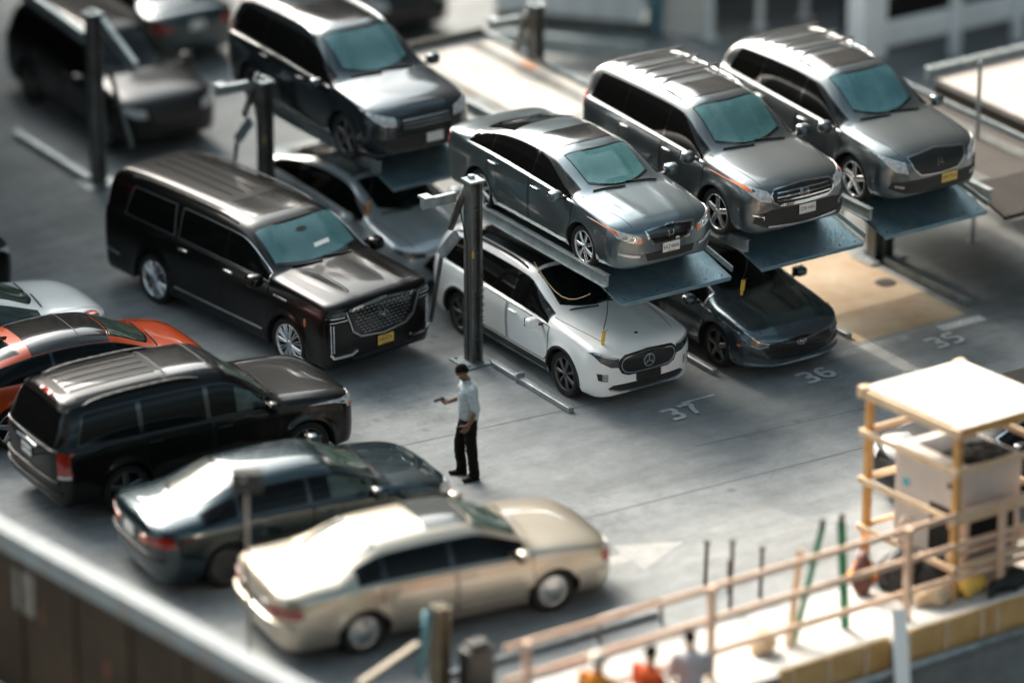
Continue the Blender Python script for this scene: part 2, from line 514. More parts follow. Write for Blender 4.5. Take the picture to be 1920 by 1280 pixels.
    def mirror(s, o, parent=None):
        me = o.data
        vs = [(v.co.x, -v.co.y, v.co.z) for v in me.vertices]; fs = [tuple(reversed(p.vertices)) for p in me.polygons]
        sm = [p.use_smooth for p in me.polygons]
        c = mesh_obj(o.name.split('.')[0], vs, fs, me.materials[0], parent or s.root)
        c.data.polygons.foreach_set('use_smooth', sm)
        return c
    def strip(s, name, line, axis, m, w=.02, h=.006, off=.002, closed=False, parent=None, mirror=False, rnd=0, g=.05):
        return s.strips(name, [line], axis, m, w, h, off, closed, parent, mirror, rnd, g)
    def strips(s, name, lines, axis, m, w=.02, h=.006, off=.002, closed=False, parent=None, mirror=False, rnd=0, g=.05):
        V = []; F = []
        for line in lines:
            if rnd: line = chaikin(line, rnd, closed)
            P = resample(line, g, closed)
            pn = [s.hit(axis, float(p[0]), float(p[1])) for p in P]
            n = len(pn); base = len(V)
            for i, (p, nn) in enumerate(pn):
                a = pn[(i + 1) % n][0] if closed or i < n - 1 else pn[i][0]
                b = pn[i - 1][0] if closed or i > 0 else pn[i][0]
                t = (a - b)
                if t.length < 1e-6: t = Vector((0, 0, 1))
                sd = nn.cross(t).normalized() * (w / 2)
                q = p + nn * off
                V += [q - sd - nn * .004, q - sd * .8 + nn * h, q + sd * .8 + nn * h, q + sd - nn * .004]
            for i in range(n if closed else n - 1):
                j = (i + 1) % n
                for k in range(3): F.append((base + i * 4 + k, base + i * 4 + k + 1, base + j * 4 + k + 1, base + j * 4 + k))
        o = mesh_obj(name, V, F, m, parent or s.root)
        bm = bmesh.new(); bm.from_mesh(o.data); bmesh.ops.recalc_face_normals(bm, faces=bm.faces[:]); bm.to_mesh(o.data); bm.free()
        if mirror: s.mirror(o, parent)
        return o
    # ---- side glass: panes follow belt and roof edge
    def pane_poly(s, xa, xb, f0=.07, f1=.69, cut=None, rake=(0.0, 0.0)):
        lo = []; hi = []
        n = max(4, int((xb - xa) / .06))
        for i in range(n + 1):
            q = i / n
            x = xa + (xb - xa) * q; inf = s.info(x); lo.append((x, inf['bl'] + f0 * min(inf['d'], .45) + .006))
            xt = xa + rake[0] + (xb + rake[1] - xa - rake[0]) * q; inf = s.info(xt); hi.append((xt, inf['bl'] + f1 * inf['d']))
        return lo + hi[::-1]
    def side_glass(s, groups, m=None, trim=None, chrome=None, f0=.07, f1=.69, rakes=None):
        m = m or M_GLASS_SIDE; trim = trim or M_GLOSSBLK
        for gi, panes in enumerate(groups):
            xa, xb = panes[0][0] - .03, panes[-1][1] + .03
            ra = panes[0][2] if len(panes[0]) > 2 else (0, 0); rb = panes[-1][2] if len(panes[-1]) > 2 else (0, 0)
            tp = s.pane_poly(xa, xb, f0 - .04, f1 + .03, rake=(ra[0], rb[1]))
            t = s.patch('window_surround', tp, 'right', trim, off=.006, g=.045); t2 = s.mirror(t)
            if chrome:
                s.strip('window_trim', tp, 'right', chrome, w=.018, h=.008, off=.007, closed=True, parent=t)
                s.strip('window_trim', tp, 'left', chrome, w=.018, h=.008, off=.007, closed=True, parent=t2)
            for p in panes:
                pp = s.pane_poly(p[0], p[1], f0, f1, rake=p[2] if len(p) > 2 else (0, 0))
                s.patch('side_window', pp, 'right', m, off=.010, mirror=True, g=.045)
    def top_glass(s, name, xb, xt, m, cb=.12, ct=.05, yb=.90, yt=.90, off=.008, border=True, border_m=None, see=False):
        auto = (yb == .90)
        def edge(x, c, yf, n=14):
            out = []
            for i in range(n + 1):
                q = -1 + 2 * i / n; xx = x - c * (q * q) * (1 if xb > xt else -1)
                inf = s.info(xx)
                if auto:
                    nn = s.sp.get('nh', 2.6) + (s.sp.get('nr', 4.0) - s.sp.get('nh', 2.6)) * sstep(.12, .5, inf['d']); hh = min(.88, .86 + .02)
                    yf_ = max(.6, (1 - hh ** nn) ** (1 / nn)) + (yf - .915)
                else: yf_ = yf
                out.append((xx, q * yf_ * max(.05, inf['yb'] - s.sp.get('tum', .34) * inf['d'] * .88)))
            return out
        poly = edge(xb, cb, yb) + edge(xt, ct, yt)[::-1]
        if border:
            e = .035 * (1 if xb > xt else -1)
            bp = edge(xb + e, cb, yb + .025) + edge(xt - e, ct, yt + .025)[::-1]
            s.patch('glass_surround', bp, 'top', border_m or M_GLOSSBLK, off=.004, g=.06, hole=poly if see else None)
        if see:
            me = s.body.data; at = me.attributes.new('glazing_distance', 'FLOAT', 'POINT')
            P = np.array(poly); Q = np.roll(P, -1, 0); D = Q - P; L2 = (D ** 2).sum(1) + 1e-12
            x0, x1 = P[:, 0].min() - .3, P[:, 0].max() + .3; vals = []
            for v in me.vertices:
                c = v.co; d = -.3
                if x0 < c.x < x1 and c.z > s.info(min(max(c.x, s.x0 + .01), s.x1 - .01))['bl'] - .02:
                    p = np.array((c.x, c.y)); t = np.clip(((p - P) * D).sum(1) / L2, 0, 1)
                    dd = np.sqrt(((P + D * t[:, None] - p) ** 2).sum(1)).min(); d = dd if inside(poly, p) else -dd
                vals.append(.5 + d * 2)
            at.data.foreach_set('value', vals)
            s.cabin(max(xb, xt), see)
        return s.patch(name, poly, 'top', m, off=off, g=.07)
    def cabin(s, xc, m_seat):
        sp = s.sp; bl = s.info(xc)['bl']; zs = bl - .55; w = sp['w']
        r = MB(); r.box((xc - 1.35, 0, zs - .06), (3.0, w * 1.55, .04)); r.box((xc + .05, 0, zs + .2), (.04, w * 1.55, .55))
        r.obj('cabin_floor', M_DASH, s.root)
        r = MB(); r.box((xc - .16, 0, bl - .10), (.42, w * 1.62, .12), Matrix.Rotation(.10, 3, 'Y'), bev=.04); r.box((xc - .34, 0, bl - .22), (.16, w * 1.5, .22), bev=.05)
        r.box((xc - .38, .36, bl - .02), (.16, .34, .10), bev=.04)
        r.obj('dashboard', M_DASH, s.root)
        r = MB(); a = [2 * math.pi * k / 20 for k in range(21)]
        r.tube([(xc - .52 + .09 * math.sin(t), .36 + .18 * math.cos(t), bl + .0 + .16 * math.sin(t)) for t in a], .016, 6, cap=False); r.tube([(xc - .40, .36, bl - .1), (xc - .52, .36, bl)], .03, 8)
        r.obj('steering_wheel', M_TRIM, s.root, smooth=True)
        for (xx, ys) in ((xc - 1.12, (-.36, .36)), (xc - 2.02, (-.42, 0, .42))):
            for y in ys:
                if xx - .3 < s.x0 + .6: continue
                r = MB(); Mx = Matrix.Rotation(-.28, 3, 'Y')
                r.box((xx, y, bl - .12), (.15, .46, .62), Mx, bev=.06); r.box((xx - .10, y, bl + .27), (.10, .26, .17), Mx, bev=.045); r.box((xx + .27, y, zs + .10), (.50, .46, .16), bev=.06)
                r.obj('seat', m_seat, s.root, smooth=False)
    def door(s, x0, x1, z0=None, m=None, handle=None, fx=.8, hz=None, handle_m=None, seam=True):
        """door skin between two shut lines, both sides; x0 rear, x1 front"""
        sp = s.sp
        def poly():
            lo = []; hi = []
            for i in range(9):
                x = x0 + (x1 - x0) * i / 8; inf = s.info(x)
                zlo = max((z0 or sp['sill'] + .10), inf['zl'] + .05)
                lo.append((x, zlo)); hi.append((x, inf['bl'] - .012))
            return lo + hi[::-1]
        pp = poly()
        d = s.patch('door', pp, 'right', m or sp['paint'], off=.003, rim=False, g=.08)
        d2 = s.mirror(d)
        if seam:
            for dd, ax in ((d, 'right'), (d2, 'left')):
                s.strip('door_seal', pp, ax, M_SEAM, w=.014, h=.002, off=.003, closed=True, parent=dd)
        xh = x0 + .16; inf = s.info(xh); zh = hz or (inf['bl'] - .11)
        hb = []
        for dd, ax, sg in ((d, 'right', -1), (d2, 'left', 1)):
            p, n = s.hit(ax, xh, zh)
            mb = MB(); mb.box((0, 0, 0), (.22, .03, .035), bev=.012)
            mb.obj('door_handle', handle_m or m or sp['paint'], dd, smooth=True, loc=p + n * .025)
        return d
    def mirrors(s, x, z, m=None, size=(.13, .22, .15), out=.10):
        for sg, ax in ((-1, 'right'), (1, 'left')):
            p, n = s.hit(ax, x, z - .03)
            mb = MB()
            c = Vector((x + .0, p.y + sg * (out + size[1] / 2), z + .02))
            bm = bmesh.new(); bmesh.ops.create_uvsphere(bm, u_segments=16, v_segments=10, radius=1.0)
            vs = []
            for v in bm.verts:
                q = v.co; sx = abs(q.x) ** .6 * (1 if q.x > 0 else -.35); sy = math.copysign(abs(q.y) ** .6, q.y); sz = math.copysign(abs(q.z) ** .6, q.z)
                vs.append(c + Vector((sx * size[0], sy * size[1] / 2, sz * size[2] / 2)))
            bm.verts.index_update(); fs = [[v.index for v in f.verts] for f in bm.faces]; bm.free()
            mb.add(vs, fs)
            mo = mb.obj('side_mirror', m or s.sp['paint'], s.root, smooth=True)
            MB().beam((x + .02, p.y - sg * .03, z - .05), c + Vector((0, -sg * size[1] * .3, -.05)), .07, .035, bev=.01).obj('mirror_arm', M_TRIM, mo)
            MB().box(c + Vector((-.05, 0, 0)), (.012, size[1] * .86, size[2] * .8), bev=.004).obj('mirror_glass', M_GLASS_SIDE, mo)
    def wheels(s, rim='multi', rm=None, n=10, rr=.74, width=.235, inset=.015):
        sp = s.sp; r = sp['r']
        tw = width
        tb = MB()
        prof = [(r * rr, -tw * .38), (r * .86, -tw * .5), (r * .95, -tw * .48), (r * .99, -tw * .36), (r, -tw * .2), (r, tw * .2), (r * .99, tw * .36), (r * .95, tw * .48), (r * .86, tw * .5), (r * rr, tw * .42)]
        tb.lathe(prof, axis='Y', n=40)
        R1 = r * rr
        mb = MB()
        # lip and barrel (outer face towards +Y)
        mb.lathe([(R1 * 1.0, tw * .30), (R1 * 1.02, tw * .44), (R1 * .985, tw * .46), (R1 * .94, tw * .40), (R1 * .93, tw * .15)], axis='Y', n=40)
        sb = MB()
        def spoke(a, w0, w1, r0, r1, y0, y1, th=.02):
            ca, sa = math.cos(a), math.sin(a)
            vs = []
            for (rad, w_, y) in ((r0, w0, y0), ((r0 + r1) / 2, (w0 + w1) / 2 * .92, (y0 + y1) / 2 + .006), (r1, w1, y1)):
                for (o, yy) in ((-w_ / 2, y - th), (-w_ * .32, y), (w_ * .32, y), (w_ / 2, y - th)):
                    vs.append((rad * ca - o * sa, yy, rad * sa + o * ca))
            fs = []
            for i in range(2):
                for k in range(3): fs.append((i * 4 + k, i * 4 + k + 1, (i + 1) * 4 + k + 1, (i + 1) * 4 + k))
            sb.add(vs, fs)
        y0, y1 = tw * .42, tw * .40
        if rim == 'multi':
            for k in range(n):
                a = 2 * math.pi * k / n
                spoke(a - .10, R1 * .07, R1 * .085, R1 * .15, R1 * .96, y0, y1); spoke(a + .10, R1 * .07, R1 * .085, R1 * .15, R1 * .96, y0, y1)
        elif rim == 'five':
            for k in range(5):
                spoke(2 * math.pi * k / 5 + .3, R1 * .42, R1 * .30, R1 * .12, R1 * .96, y0, y1)
        elif rim == 'blade':
            for k in range(n):
                spoke(2 * math.pi * k / n, R1 * .16, R1 * .30, R1 * .12, R1 * .96, y0, y1)
        elif rim == 'disc':
            sb.lathe([(R1 * .12, y0 + .012), (R1 * .35, y0 + .016), (R1 * .55, y0 - .005), (R1 * .8, y0 + .006), (R1 * .95, y1)], axis='Y', n=40)
            for k in range(16):
                spoke(2 * math.pi * k / 16, R1 * .05, R1 * .09, R1 * .6, R1 * .92, y0 + .012, y1 + .012)
        sb.lathe([(0.001, y0 + .012), (R1 * .12, y0 + .012), (R1 * .17, y0), (R1 * .17, y0 - .03)], axis='Y', n=20)
        disc = MB(); disc.lathe([(0.001, tw * .12), (R1 * .62, tw * .12), (R1 * .66, tw * .10), (R1 * .98, -tw * .1)], axis='Y', n=32)
        first = None
        for xw in (-sp['wb'] / 2, sp['wb'] / 2):
            for sg in (-1, 1):
                yy = (sp['w'] * sp.get('wheel_y', .985) - inset - tw / 2) * sg
                if first is None:
                    wh = empty('wheel', (xw, yy, r), 0, s.root)
                    tb.obj('tyre', M_TYRE, wh, smooth=True)
                    rb = MB(); rb.v = mb.v + sb.v; rb.f = mb.f + [tuple(i + len(mb.v) for i in f) for f in sb.f]
                    ro = rb.obj('rim', rm or M_ALLOY, wh, smooth=True)
                    bm = bmesh.new(); bm.from_mesh(ro.data); bmesh.ops.recalc_face_normals(bm, faces=bm.faces[:]); bm.to_mesh(ro.data); bm.free()
                    disc.obj('brake_disc', M_HUB, wh, smooth=True)
                    first = wh
                else:
                    wh = first.copy(); COL.objects.link(wh); wh.location = (xw, yy, r)
                    for ch in list(first.children):
                        c = ch.copy(); COL.objects.link(c); c.parent = wh
                wh.rotation_euler = (0, 0, math.pi if sg < 0 else 0)
                if wh is first: first.rotation_euler = (0, 0, math.pi if sg < 0 else 0)
    def plate(s, axis, y, z, m, text=None, ink=None, w=.305, h=.152, tilt=0.0, tsize=.075, extra=None, parent=None, name='license_plate', out=.012):
        p, n = s.hit(axis, y, z)
        nx = Vector((1, 0, 0)) if axis == 'front' else Vector((-1, 0, 0))
        xd = Vector((0, 1, 0)) if axis == 'front' else Vector((0, -1, 0))
        nn = Vector((n.x, n.y, 0)).normalized()
        xd = Vector((0, 0, 1)).cross(nn).normalized()
        M = frame_M(p + nn * (out + .004), xd, Vector((0, 0, 1)))
        mb = MB(); mb.box((0, 0, 0), (w, h, .006), bev=.002)
        mb.v = [M @ v for v in mb.v]
        o = mb.obj(name, m, parent or s.root)
        if text:
            M2 = M.copy(); M2.translation = M.translation + nn * .005
            text_mesh(text, tsize, ink or M_INK, 'plate_text', o, M2, .002, .82, 1.05)
        if extra:
            for (body, sz, dy, m2) in extra:
                M2 = M.copy(); M2.translation = M.translation + nn * .005 + Vector((0, 0, dy))
                text_mesh(body, sz, m2, 'plate_text', o, M2, .002)
        return o
    def place(s, x, y, z, heading, pitch=0.0):
        s.root.location = (x, y, z); s.root.rotation_euler = (0, pitch, heading)
    def place_tl(s, t, l, z, heading, pitch=0.0):
        p = W(t, l, z); s.place(p.x, p.y, z, heading, pitch)
    def place_right_wheels(s, t, l, z, heading, pitch=0.0):
        """(t, l): ground point midway between the two right-hand wheels"""
        p = W(t, l, z); k = s.sp['w'] - .12
        s.place(p.x - math.sin(heading) * k, p.y + math.cos(heading) * k, z, heading, pitch)
    def roof_rails(s, xa, xb, yf=.86, h=.05, m=None, w=.035):
        for sg in (-1, 1):
            pts = []
            n = 10
            for i in range(n + 1):
                x = xa + (xb - xa) * i / n; inf = s.info(x); y = sg * yf * (inf['yb'] - s.sp.get('tum', .34) * inf['d'])
                p, nn = s.hit('top', x, y); lift = h * min(1, 4 * i / n, 4 * (n - i) / n) ** .5 if 0 < i < n else -.005
                pts.append(p + Vector((0, 0, lift)))
            mb = MB()
            for a, b in zip(pts, pts[1:]): mb.beam(a, b, w, w * .8, bev=.006)
            mb.obj('roof_rail', m or M_TRIM, s.root, smooth=True)
    def rails_grooves(s, xa, xb, ys, m, w=.03, h=.006, name='roof_rib'):
        lines = [[(xa, y), (xb, y)] for y in ys]
        s.strips(name, lines, 'top', m, w=w, h=h, off=.001, g=.12)
# ------------------------------------------------------------------ the cars, one by one
def ell(cx, cy, a, b, n=20, rot=0.0):
    c, s_ = math.cos(rot), math.sin(rot)
    return [(cx + a * math.cos(2 * math.pi * i / n) * c - b * math.sin(2 * math.pi * i / n) * s_,
             cy + a * math.cos(2 * math.pi * i / n) * s_ + b * math.sin(2 * math.pi * i / n) * c) for i in range(n)]
def rrect(x0, y0, x1, y1, k=.25):
    dx, dy = (x1 - x0) * k, (y1 - y0) * k
    return [(x0 + dx, y0), (x1 - dx, y0), (x1, y0 + dy), (x1, y1 - dy), (x1 - dx, y1), (x0 + dx, y1), (x0, y1 - dy), (x0, y0 + dy)]
def mir(p): return [(-a, b) for a, b in p]
def sym(p): return p + [(-a, b) for a, b in reversed(p)]

P_BLACK = paint('black_paint', (0.004, 0.0034, 0.0027), 0.0, 0.3, .45, .15)
P_WHITE = paint('white_paint', (0.78, 0.79, 0.78), 0.0, 0.3)
P_GREYBLUE = paint('grey_blue_metallic', (0.13, 0.165, 0.18), 0.8, 0.3)
P_SILVER = paint('silver_metallic', (0.12, 0.135, 0.14), 0.8, 0.3)
P_SILVERG = paint('silver_green_metallic', (0.12, 0.14, 0.145), 0.8, 0.3)
P_STEEL = paint('steel_grey_metallic', (0.50, 0.57, 0.61), 0.5, 0.3)
P_CHARCOAL = paint('charcoal_metallic', (0.03, 0.042, 0.05), 0.7, 0.25)
P_SONATA = paint('slate_metallic', (0.07, 0.095, 0.11), 0.75, 0.25)
P_NAVY = paint('slate_blue_metallic', (0.006, 0.022, 0.029), 0.6, 0.25)
P_BEIGE = paint('champagne_metallic', (0.45, 0.40, 0.325), 0.7, 0.3)
P_RED = paint('orange_red_paint', (0.44, 0.052, 0.006), 0.1, 0.28)
P_ROOFBLK = mat('black_roof', (0.012, 0.011, 0.010), 0.16, coat=0.6, var=0.2, vscale=3)

def wipers(c, xb, yb=.55):
    for ln in ([(xb - .02, -yb), (xb + .05, -.02)], [(xb - .03, .05), (xb + .04, yb)]): c.strip('wiper', ln, 'top', M_TRIM, w=.016, h=.016, off=.010, g=.06)
def seams_hood(c, xc, xf, yc, yf_):
    c.strips('hood_seam', [[(xc, -yc), ((xc + xf) / 2, -(yc + yf_) / 2 - .01), (xf, -yf_)]], 'top', M_SEAM, w=.012, h=.0015, off=.0, g=.06, mirror=True)

# ---- long black chauffeur SUV
def make_long_suv():
    c = Car('long_black_suv', 'long black SUV with chrome mesh grille and yellow plate beside the white car', dict(
        x=(-3.05, 2.76), wb=3.407, r=.405, arch=.465, w=1.03, sill=.27,
        top=[(-3.1, 1.66), (-3.0, 1.84), (-2.7, 1.915), (-1.0, 1.945), (0.2, 1.935), (.62, 1.895), (1.26, 1.41), (1.4, 1.385), (1.8, 1.365), (2.45, 1.325), (2.68, 1.295), (2.78, 1.26)],
        belt=[(-3.1, 1.28), (1.2, 1.26), (2.0, 1.24), (2.78, 1.18)], nose=(.32, .78, 4.2, 6.5, 8), tail=(.3, .95, 5, 7, 5),
        side=[(0, .95), (.1, .985), (.3, .985), (.55, 1.0), (.8, .995), (.9, .985), (1, .965)], paint=P_BLACK, tum=.22, nr=5.5, nh=4.5, sh=.04, flare=.02,
        ridges=[(1.15, 2.70, -.60, -.50, .024, .09), (1.15, 2.70, .60, .50, .024, .09), (1.15, 2.72, 0, 0, .02, .22)]))
    c.side_glass([[(-2.42, -1.20, (.12, -.06))], [(-1.02, .08), (.16, 1.22)]], chrome=M_SATIN)
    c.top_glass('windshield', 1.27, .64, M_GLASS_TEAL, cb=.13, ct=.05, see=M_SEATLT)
    wipers(c, 1.30)
    c.top_glass('sunroof', .30, -.40, P_ROOFBLK, cb=.02, ct=.02, yb=.6, yt=.6, border=False, off=.003)
    c.door(.12, 1.26, handle_m=M_SATIN); c.door(-1.02, .08, handle_m=M_SATIN)
    c.strips('sill_trim', [[(-1.12, .47), (1.10, .47)]], 'right', M_CHROME, w=.035, h=.012, mirror=True)
    c.strips('fender_badge', [[(1.40, 1.12), (1.72, 1.11)]], 'right', M_CHROME, w=.03, h=.008, mirror=True)
    c.patch('side_marker', rrect(2.14, .84, 2.19, .97), 'right', M_AMBER, mirror=True)
    c.strips('bumper_side_trim', [[(-2.95, .62), (-2.55, .58)]], 'right', M_CHROME, w=.04, h=.01, mirror=True)
    gr = c.patch('grille', sym([(0, .70), (.40, .74), (.53, .82), (.64, 1.14), (0, 1.19)]), 'front', M_GLOSSBLK, off=.012)
    lines = []
    for k in range(8):
        z = .75 + k * .054
        for j in range(-7, 8):
            y = j * .085 + (.042 if k % 2 else 0)
            if abs(y) < .42 + (z - .75) * .45: lines += [[(y - .028, z), (y, z + .02), (y + .028, z)]]
    c.strips('grille_mesh', lines, 'front', M_SATIN, w=.010, h=.006, off=.016, parent=gr, g=.03)
    c.strip('grille_frame', [(-.70, 1.17), (-.58, .83), (-.43, .725), (0, .675), (.43, .725), (.58, .83), (.70, 1.17)], 'front', M_SATIN, w=.03, h=.025, off=.012, parent=gr)
    c.strip('grille_bar', [(-.66, 1.17), (0, 1.215), (.66, 1.17)], 'front', M_CHROME, w=.05, h=.025, off=.012, parent=gr)
    c.strips('emblem', [[(-.105, 1.06), (-.065, .985), (0, .95), (.065, .985), (.105, 1.06), (-.105, 1.06)], [(-.08, 1.02), (.04, 1.02)], [(-.03, .985), (.07, 1.03)]], 'front', M_CHROME, w=.018, h=.018, off=.02, parent=gr, g=.03)
    c.patch('headlight', [(-.96, 1.10), (-.70, 1.11), (-.70, 1.17), (-.97, 1.17)], 'front', M_LENSDK, mirror=True, off=.008)
    c.strips('light_strip', [[(-.985, 1.09), (-.72, 1.095)], [(-.95, 1.03), (-.66, 1.04)]], 'front', M_CHROME, w=.016, h=.012, off=.012, mirror=True)
    c.strips('running_light', [[(-.94, 1.00), (-.93, .52)], [(-.90, .98), (-.895, .54)]], 'front', M_LENS, w=.02, h=.012, off=.006, mirror=True)
    c.strip('bumper_trim', [(-.94, .52), (-.90, .46), (-.60, .465), (-.50, .51)], 'front', M_CHROME, w=.05, h=.02, off=.008, mirror=True)
    c.patch('lower_intake', sym([(0, .34), (.55, .35), (.6, .40), (0, .42)]), 'front', M_TRIM, off=.006)
    c.plate('front', .04, .555, M_YELLOWPL, 'F28\u2022RTK', extra=[('GARDEN STATE', .022, -.062, M_INK), ('NEW JERSEY', .026, .060, M_INK)], out=.02, tsize=.082)
    c.mirrors(1.12, 1.30, size=(.15, .26, .20))
    c.wheels('multi', M_CHROME, n=11, rr=.76, width=.27)
    c.roof_rails(-2.5, .2, yf=.90, m=M_TRIM, h=.05)
    c.rails_grooves(-2.6, -.6, [-.42, -.21, 0, .21, .42], P_BLACK, w=.05, h=.008)
    c.patch('rear_window', sym([(0, 1.30), (.72, 1.30), (.66, 1.72), (0, 1.75)]), 'rear', M_GLASS_SIDE)
    c.patch('tail_light', [(-1.0, .8), (-.9, .8), (-.80, 1.7), (-.86, 1.72)], 'rear', M_RED, mirror=True)
    c.patch('paper_slip', [(1.03, .34), (1.09, .32), (1.11, .02), (1.05, .04)], 'top', M_WHITEPL, off=.012, rim=False)
    c.patch('rear_view_mirror', ell(.80, 0.0, .04, .10), 'top', M_TRIM, off=.012, rim=False)
    return c

# ---- white compact electric SUV
def make_white_suv():
    c = Car('white_compact_suv', 'white compact SUV with black grille panel parked under the middle lift', dict(
        x=(-2.43, 2.35), wb=2.829, r=.355, arch=.415, w=.917, sill=.24,
        top=[(-2.45, 1.2), (-2.36, 1.33), (-2.08, 1.60), (-1.7, 1.65), (-.6, 1.67), (.05, 1.655), (.33, 1.61), (.98, 1.15), (1.2, 1.125), (1.9, 1.06), (2.2, 1.01), (2.37, .96)],
        belt=[(-2.45, 1.10), (-1.2, 1.06), (.9, 1.01), (1.7, .97), (2.37, .88)], nose=(.42, .62, 3.0, 6, 8), tail=(.5, .75, 3, 4, 4.5),
        side=[(0, .93), (.14, .97), (.35, .985), (.62, 1.0), (.8, .995), (.9, .98), (1, .955)], paint=P_WHITE, tum=.32, nr=4.6, nh=3.0, flare=.022,
        ridges=[(.9, 2.1, -.42, -.30, .012, .05), (.9, 2.1, .42, .30, .012, .05)]))
    c.side_glass([[(-2.02, -1.12, (.12, 0)), (-1.06, -.10), (-.04, .92)]])
    c.top_glass('windshield', .98, .34, M_GLASS_DARK, cb=.16, ct=.06, see=M_SEATDK)
    wipers(c, 1.02, .5)
    c.top_glass('panoramic_roof', .22, -1.5, P_ROOFBLK, cb=.03, ct=.04, yb=.80, yt=.80, border=False)
    c.door(-.08, 1.02, z0=.42); c.door(-1.10, -.12, z0=.42)
    c.patch('rocker_cladding', [(-.98, .26), (.98, .26), (.98, .385), (-.98, .385)], 'right', M_TRIM, mirror=True, off=.006)
    for xw in (1.4145, -1.4145):
        arc = [(xw + .432 * math.cos(a), .355 + .432 * math.sin(a)) for a in [math.pi * (-.02 + 1.04 * i / 22) for i in range(23)]]
        c.strip('arch_cladding', arc, 'right', M_TRIM, w=.045, h=.008, mirror=True)
    # face
    gp = sym([(0, .545), (.36, .555), (.47, .60), (.535, .72), (.50, .83), (.42, .885), (0, .91)])
    g = c.patch('grille', gp, 'front', M_GLOSSBLK, off=.008)
    c.strip('grille_outline', chaikin(sym([(0, .58), (.34, .588), (.44, .63), (.485, .72), (.455, .81), (.38, .85), (0, .872)]), 1, True), 'front', M_CHROME, w=.016, h=.008, off=.012, closed=True, parent=g)
    c.strip('emblem', ell(0, .725, .092, .092), 'front', M_CHROME, w=.015, h=.012, off=.014, closed=True, parent=g, g=.02)
    c.strips('emblem_star', [[(0, .725), (0, .815)], [(0, .725), (-.078, .68)], [(0, .725), (.078, .68)]], 'front', M_CHROME, w=.018, h=.012, off=.014, parent=g, g=.02)
    c.patch('headlight', [(-.50, .70), (-.64, .715), (-.78, .80), (-.87, .93), (-.82, .945), (-.70, .90), (-.52, .85)], 'front', M_LENSDK, off=.008, mirror=True)
    c.strips('light_strip', [[(-.54, .845), (-.70, .885), (-.83, .935)]], 'front', M_LENS, w=.018, h=.006, off=.012, mirror=True)
    c.patch('lower_intake', sym([(0, .31), (.56, .32), (.68, .38), (.60, .425), (0, .43)]), 'front', M_TRIM, off=.006)
    c.strip('bumper_lip', [(-.66, .37), (-.50, .325), (0, .315), (.50, .325), (.66, .37)], 'front', M_CHROME, w=.03, h=.02, off=.012)
    c.patch('side_intake', [(-.68, .48), (-.81, .52), (-.83, .63), (-.68, .61)], 'front', M_TRIM, off=.006, mirror=True)
    c.strips('intake_slat', [[(-.68, .49 + k * .028), (-.76, .505 + k * .028)] for k in range(5)], 'front', P_WHITE, w=.008, h=.01, off=.008, mirror=True)
    c.patch('plate_mount', rrect(-.22, .43, .22, .56, .1), 'front', M_TRIM, off=.02)
    c.patch('hood_emblem', ell(2.02, 0, .03, .03, 12), 'top', M_INK, off=.006, g=.02)
    seams_hood(c, 1.0, 2.08, .76, .60)
    c.mirrors(.82, 1.02, size=(.11, .20, .16))
    c.wheels('blade', M_ALLOYDK, n=7, rr=.72, width=.235)
    c.roof_rails(-1.9, .05, yf=.93, m=M_TRIM, h=.045)
    c.patch('tail_light', [(-2.40, .92), (-2.16, .96), (-2.14, 1.10), (-2.34, 1.08)], 'right', M_RED, mirror=True, off=.006)
    c.patch('rear_window', sym([(0, 1.15), (.66, 1.15), (.56, 1.48), (0, 1.52)]), 'rear', M_GLASS_SIDE)
    return c

